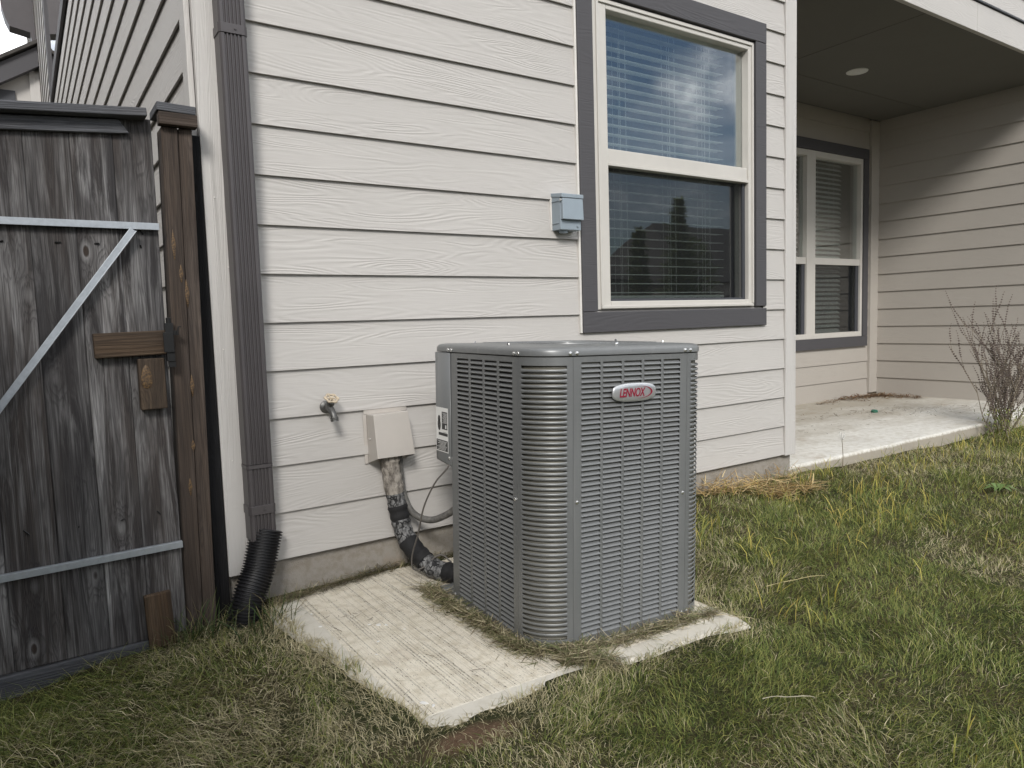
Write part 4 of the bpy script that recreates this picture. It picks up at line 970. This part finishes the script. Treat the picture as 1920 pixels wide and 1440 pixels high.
# dry clippings piled round the foot of the unit, along the foundation and over the pad's front edge
def litter(polys, n, hr, pal, name, label, thick=.02, wr=(.0014, .0024), zf=None, flat=(1.25, 1.62)):
    P = []
    for (x0, y0, x1, y1, wdt, frac) in polys:
        m = int(n * frac); t = rng.random(m); q = np.stack([x0 + (x1 - x0) * t, y0 + (y1 - y0) * t], 1); nx_ = np.array([-(y1 - y0), x1 - x0]); nx_ = nx_ / np.linalg.norm(nx_)
        clump = .35 + .9 * vnoise(t * 9, t * 0 + x0, 1, 3)
        P.append(np.concatenate([q + nx_ * (np.abs(rng.normal(0, 1, m)) * wdt * clump)[:, None], rng.random((m, 1))], 1))
    P = np.concatenate(P); m = len(P); zz = zf(P[:, 0], P[:, 1]) + P[:, 2] ** 2 * thick + .001
    pc = np.array(pal); col = pc[rng.integers(0, len(pc), m)] * rng.uniform(.75, 1.2, (m, 1))
    V, F, C = blades(np.stack([P[:, 0], P[:, 1], zz], 1), rng.uniform(hr[0], hr[1], m), rng.uniform(wr[0], wr[1], m), rng.uniform(0, 2 * math.pi, m), rng.uniform(flat[0], flat[1], m), rng.uniform(-.35, .35, m), col)
    V[:, 2] = np.maximum(V[:, 2], zf(V[:, 0], V[:, 1]) + .0015)
    return mesh_np(name, V, F, C, 'grass_blade', label, 'grass clippings')
DRYP = [(.40, .35, .22), (.30, .26, .15), (.19, .20, .09), (.13, .145, .06), (.52, .46, .30), (.16, .125, .08)]
litter([(.665, -.30, .645, -.92, -.040, .34), (.645, -.90, .80, -1.065, -.045, .26), (.76, -1.055, 1.36, -1.09, -.026, .22), (.68, -1.10, .80, -1.20, .05, .16), (1.37, -1.0, 1.37, -.3, -.02, .04)], 5200, (.025, .075), DRYP, 'dry_clippings', 'dry grass clippings heaped round the foot of the air conditioner', .026, zf=padz, wr=(.0018, .0032))
litter([(.12, -.13, .62, -.01, -.022, .6), (.62, -.008, 1.3, -.01, -.018, .4)], 1900, (.02, .06), [(.18, .15, .095), (.11, .09, .06), (.26, .22, .13), (.09, .10, .045)], 'dry_clippings', 'thin line of dead grass along the foot of the house foundation', .022, zf=lambda a, b: np.maximum(padz(a, b), gz(a, b)))
litter([(.2, -1.0, 1.2, -1.15, .10, .4), (.18, -.3, .65, -.5, -.12, .6)], 46, (.02, .07), [(.12, .09, .055), (.2, .17, .1)], 'dry_clippings', 'loose dry stalks scattered over the bare concrete pad', .004, zf=padz)
litter([(2.5, -.03, 3.25, -.06, -.10, .45), (2.75, -.14, 3.15, -.26, -.10, .4), (2.4, -.05, 2.7, -.12, -.08, .15)], 720, (.06, .18), [(.55, .40, .19), (.42, .28, .11), (.66, .52, .28), (.28, .19, .09)], 'straw_heap', 'heap of orange-tan dead straw in front of the foundation right of the unit', .06, (.003, .006), zf=lambda a, b: gz(a, b) + .02, flat=(1.2, 1.7))
zsl = lambda a, b: a * 0 + .127
litter([(6.75, 1.80, 7.5, 1.72, -.16, .55), (7.40, 1.74, 7.50, 1.25, -.16, .35), (6.2, 1.7, 6.8, 1.75, -.10, .10)], 900, (.03, .09), [(.16, .085, .045), (.22, .12, .06), (.12, .08, .05), (.25, .18, .1)], 'leaf_litter', 'brown leaf litter swept into the inner corner of the porch', .02, (.004, .012), zf=zsl)
litter([(4.6, 1.15, 6.6, .85, .22, .3), (6.0, 1.1, 7.4, .45, -.28, .4), (4.2, .5, 6.5, .6, .35, .15), (6.3, .4, 7.3, .25, .3, .15)], 420, (.02, .08), [(.14, .10, .07), (.20, .15, .1), (.1, .08, .055)], 'leaf_litter', 'thin streaks of dry debris across the middle of the porch slab', .008, (.002, .006), zf=zsl)
# loose straws and chips: single things
for i, (a, b, L, t, c, lb) in enumerate([(2.75, -1.02, .30, .55, (.45, .40, .22), 'long pale straw lying far right in the lawn'), (1.78, -1.12, .26, -.30, (.42, .36, .18), 'straight straw lying in the middle of the right lawn'),
        (1.02, -1.62, .14, -.52, (.38, .35, .26), 'pale knotted straw lying below the right pad corner'), (1.33, -1.20, .12, -.9, (.42, .36, .22), 'bent straw lying just right of the pad corner')]):
    pts = [(a + math.cos(t) * L * (s - .5) + .008 * math.sin(s * 9), b + math.sin(t) * L * (s - .5), float(gz(np.array([a + math.cos(t) * L * (s - .5)]), np.array([b + math.sin(t) * L * (s - .5)]))[0]) + .042 + .006 * math.sin(s * 3.1)) for s in np.linspace(0, 1, 9)]
    nm = 'straw_' + 'abcd'[i]; simple(nm, c, .7, namp=.1)
    o = MB().tube(pts, [.0010 + .0005 * (k % 3 == 0) for k in range(9)], 6).build('straw', nm, None, smooth=60); tag(o, lb, 'straw', 'loose straws on the lawn')
chips = [(.355, -.52, .011), (.375, -.535, .007), (.33, -.50, .006), (.26, -.72, .005), (.19, -.42, .006), (.30, -.64, .007), (.245, -1.06, .012), (.262, -1.085, .008), (.62, -.92, .006), (.41, -.60, .005), (.20, -.30, .006)]
lbl = ['largest pale chip on the middle of the concrete pad', 'pale chip touching the largest chip on the pad', 'tiny pale chip behind the largest chip on the pad', 'tiny pale chip near the left edge of the pad', 'pale chip near the left corner of the pad', 'flat pale chip left of the broom lines on the pad',
       'pale paint flake by the front tip of the pad', 'small pale flake beside the paint flake at the pad tip', 'pale chip in the clippings by the unit corner', 'tiny pale chip right of the pad middle', 'pale chip nearest the drain hose on the pad']
for (a, b, r), lb in zip(chips, lbl):
    s = MB(); N = 9; j = [random.uniform(.6, 1.25) for _ in range(N)]
    s.loft([[(math.cos(2 * math.pi * i / N) * r * k * j[i], math.sin(2 * math.pi * i / N) * r * .7 * k * j[i], zz) for i in range(N)] for k, zz in [(1, -.001), (1, r * .18), (.6, r * .32), (.05, r * .3)]])
    o = s.build('stone_chip', 'stone_chip', None, smooth=50, loc=(a, b, float(padz(a, b)) + .0005), rot=(0, 0, random.uniform(0, 6))); tag(o, lb, 'chip', 'pale chips on the pad')

# ------------------------------------------------------------------ dry shrub at the right end of the slab, small weed
def shrub():
    t = thing('shrub', 'dry twiggy shrub with bead-like seed spikes by the end of the slab', 'shrub', (6.02, -.14, .0))
    st = MB(); V = []; 
    def twig(p, d, L, r, depth):
        pts = [Vector(p)]; d = Vector(d).normalized(); n = 6
        for i in range(n):
            d = (d + Vector((random.uniform(-.16, .16), random.uniform(-.16, .16), random.uniform(-.02, .16)))).normalized(); pts.append(pts[-1] + d * L / n)
        st.tube(pts, [r * (1 - .75 * i / n) for i in range(n + 1)], 5)
        if depth < 2:
            for k in range(4 if depth == 0 else 3):
                i = random.randint(1 + depth, n - 1); a = random.uniform(0, 6.28)
                twig(pts[i], (d * .9 + Vector((math.cos(a) * .6, math.sin(a) * .6, .25))), L * random.uniform(.5, .8), r * .55, depth + 1)
        if depth >= 1:
            steps = int(L * .75 / .021)
            for k in range(steps):
                s = 1 - k * .021 / L; s = max(0.05, min(.999, s)); i = int(s * n); f = s * n - i; q = pts[i].lerp(pts[min(i + 1, n)], f); V.append((q, .0085 * (.65 + .5 * min(1, k / 6)) * random.uniform(.8, 1.15)))
    for k in range(17):
        a = random.uniform(0, 6.28); twig((random.uniform(-.14, .14), random.uniform(-.06, .06), 0), (math.cos(a) * .62, math.sin(a) * .35, .85), random.uniform(.48, .74), .0062, 0)
    st.build('stems', 'stem_brown', t, smooth=60)
    b = MB()
    for q, r in V:
        jx = Vector((random.uniform(-.002, .002), random.uniform(-.002, .002), 0)); q = q + jx
        b.add([q + Vector((r, 0, 0)), q + Vector((0, r, 0)), q + Vector((-r, 0, 0)), q + Vector((0, -r, 0)), q + Vector((0, 0, r * .7)), q + Vector((0, 0, -r * .7))], [(0, 1, 4), (1, 2, 4), (2, 3, 4), (3, 0, 4), (1, 0, 5), (2, 1, 5), (3, 2, 5), (0, 3, 5)])
    b.build('seed_heads', 'seed_dark', t, kind='stuff')
    n = 900; P = np.stack([rng.normal(0, .13, n), rng.normal(0, .07, n), rng.uniform(.0, .26, n)], 1); col = PAL[rng.integers(0, 4, n)] * 1.1
    Vv, F, C = blades(P, rng.uniform(.012, .03, n), rng.uniform(.004, .009, n), rng.uniform(0, 6.28, n), rng.uniform(.2, 1.4, n), rng.uniform(0, .5, n), col); mesh_np('leaves', Vv, F, C, 'grass_blade', parent=t)
shrub()
wd_ = thing('weed', 'thin weed with a pale seed head in front of the slab edge', 'weed', (3.84, -.055, .06))
MB().tube([(0, 0, 0), (.004, 0, .08), (-.006, 0, .16), (-.012, .0, .19)], [.003, .0024, .002, .0015], 6).build('stem', 'stem_brown', wd_)
q = MB()
for i in range(9):
    a = i * .7; q.tube([(-.012, 0, .185), (-.012 + .02 * math.cos(a), .02 * math.sin(a), .20 + .02 * (i % 3))], [.0012, .003], 5)
q.build('seed_head', 'stone_chip', wd_)

lw_ = thing('weed', 'low broad-leaved weed rosette in the lawn at the far right edge', 'weed', (3.95, -.93, float(gz(np.array([3.95]), np.array([-.93]))[0])))
q = MB()
for i in range(11):
    a = i * 2.4; L = random.uniform(.07, .12); c_, s_ = math.cos(a), math.sin(a); w2 = .013
    q.add([(0, 0, .01), (c_ * L * .55 - s_ * w2, s_ * L * .55 + c_ * w2, .045), (c_ * L * .55 + s_ * w2, s_ * L * .55 - c_ * w2, .045), (c_ * L, s_ * L, .03)], [(0, 2, 1), (1, 2, 3)])
simple('weed_leaf', (.10, .16, .04), .6); q.build('leaves', 'weed_leaf', lw_)

# ------------------------------------------------------------------ yard opposite the house (seen mirrored in the window)
def nbr(name, label, x0, x1, y0, y1, hw, hr):
    t = thing(name, label, 'house', ((x0 + x1) / 2, (y0 + y1) / 2, 0)); o = -Vector(t.location)
    w = MB().box(x0, x1, y0, y1, -.3, hw).build('wall', 'siding_porch', t); w.location = o
    ym = (y0 + y1) / 2; xm = (x0 + x1) / 2
    r = MB().add([(x0 - .4, y0 - .4, hw), (x1 + .4, y0 - .4, hw), (x1 + .4, y1 + .4, hw), (x0 - .4, y1 + .4, hw), (x0 + 3.2, ym, hr), (x1 - 3.2, ym, hr)], [(0, 1, 5, 4), (2, 3, 4, 5), (1, 2, 5), (3, 0, 4), (3, 2, 1, 0)]).build('roof', 'roof_shingle', t); r.location = o
    for k in range(3):
        a = x0 + (x1 - x0) * (.2 + .27 * k); q = MB().box(a, a + 1.1, y1 + .002, y1 + .05, .9, 2.2).build('window', 'trim_flat_dark', t); q.location = o
nbr('neighbour_house', 'neighbour house with hipped roof opposite, left of the trees', 10, 25, -34, -24, 2.9, 5.6)
nbr('neighbour_house', 'neighbour house with hipped roof opposite, right of the trees', 30, 46, -36, -25, 2.9, 7.0)
nbr('neighbour_house', 'added two-storey neighbour house, out of view behind the left yard fence, shading the gate side', -13, -4.2, -9, 9, 5.15, 7.4)  # added unseen, its eave set to shade the gate, left grass and lower wall
def tree(label, x, y, h, spread, n, conif):
    t = thing('tree', label, 'tree', (x, y, -.1)); tr = MB(); tr.tube([(0, 0, 0), (.1, 0, h * .4), (0, .1, h * .95)], [.22, .15, .03], 8)
    for k in range(12):
        a = k * 2.4; z = h * (.25 + .05 * k); L = spread * (1.0 - k / 16) * .8; tr.tube([(0, 0, z), (math.cos(a) * L, math.sin(a) * L, z + L * (.1 if conif else .5))], [.06, .015], 5)
    tr.build('trunk', 'bark', t, smooth=50); zz = rng.random(n); r = spread * ((1 - zz) ** .8 * (.55 + .45 * np.sin(zz * 26) ** 2) if conif else np.sqrt(np.clip(1 - (2 * zz - 1) ** 2, 0, 1)))
    a = rng.uniform(0, 6.28, n); q = r * np.sqrt(rng.random(n)); z = h * (.2 + .8 * zz); col = PAL[rng.integers(0, 3, n)] * .9
    V, F, C = blades(np.stack([q * np.cos(a), q * np.sin(a), z], 1), rng.uniform(.2, .45, n), rng.uniform(.06, .14, n), a, rng.uniform(.6, 1.7, n), rng.uniform(0, .8, n), col); mesh_np('crown', V, F, C, 'leaf_far', parent=t)
tree('tallest evergreen tree opposite the house, mirrored in the window', 26.2, -22, 6.7, 1.25, 2600, True)
tree('small evergreen tree left of the tallest one, mirrored in the window', 23.6, -22, 5.2, .8, 1500, True)
tree('bushy tree right of the tallest evergreen opposite the house', 27.6, -22.6, 5.0, 1.4, 1600, False)
bf = thing('yard_fence', 'back yard fence opposite the house', 'fence', (14, -13.5, -.1))
me = None
for i in range(240):
    s = MB().box(0, .139, 0, .018, 0, 1.8)
    if me is None: o = s.build('picket', 'wood_picket', bf); me = o.data
    else: o = obj('picket', me, None, bf)
    o.location = (-15.2 + i * .142, 0, 0)
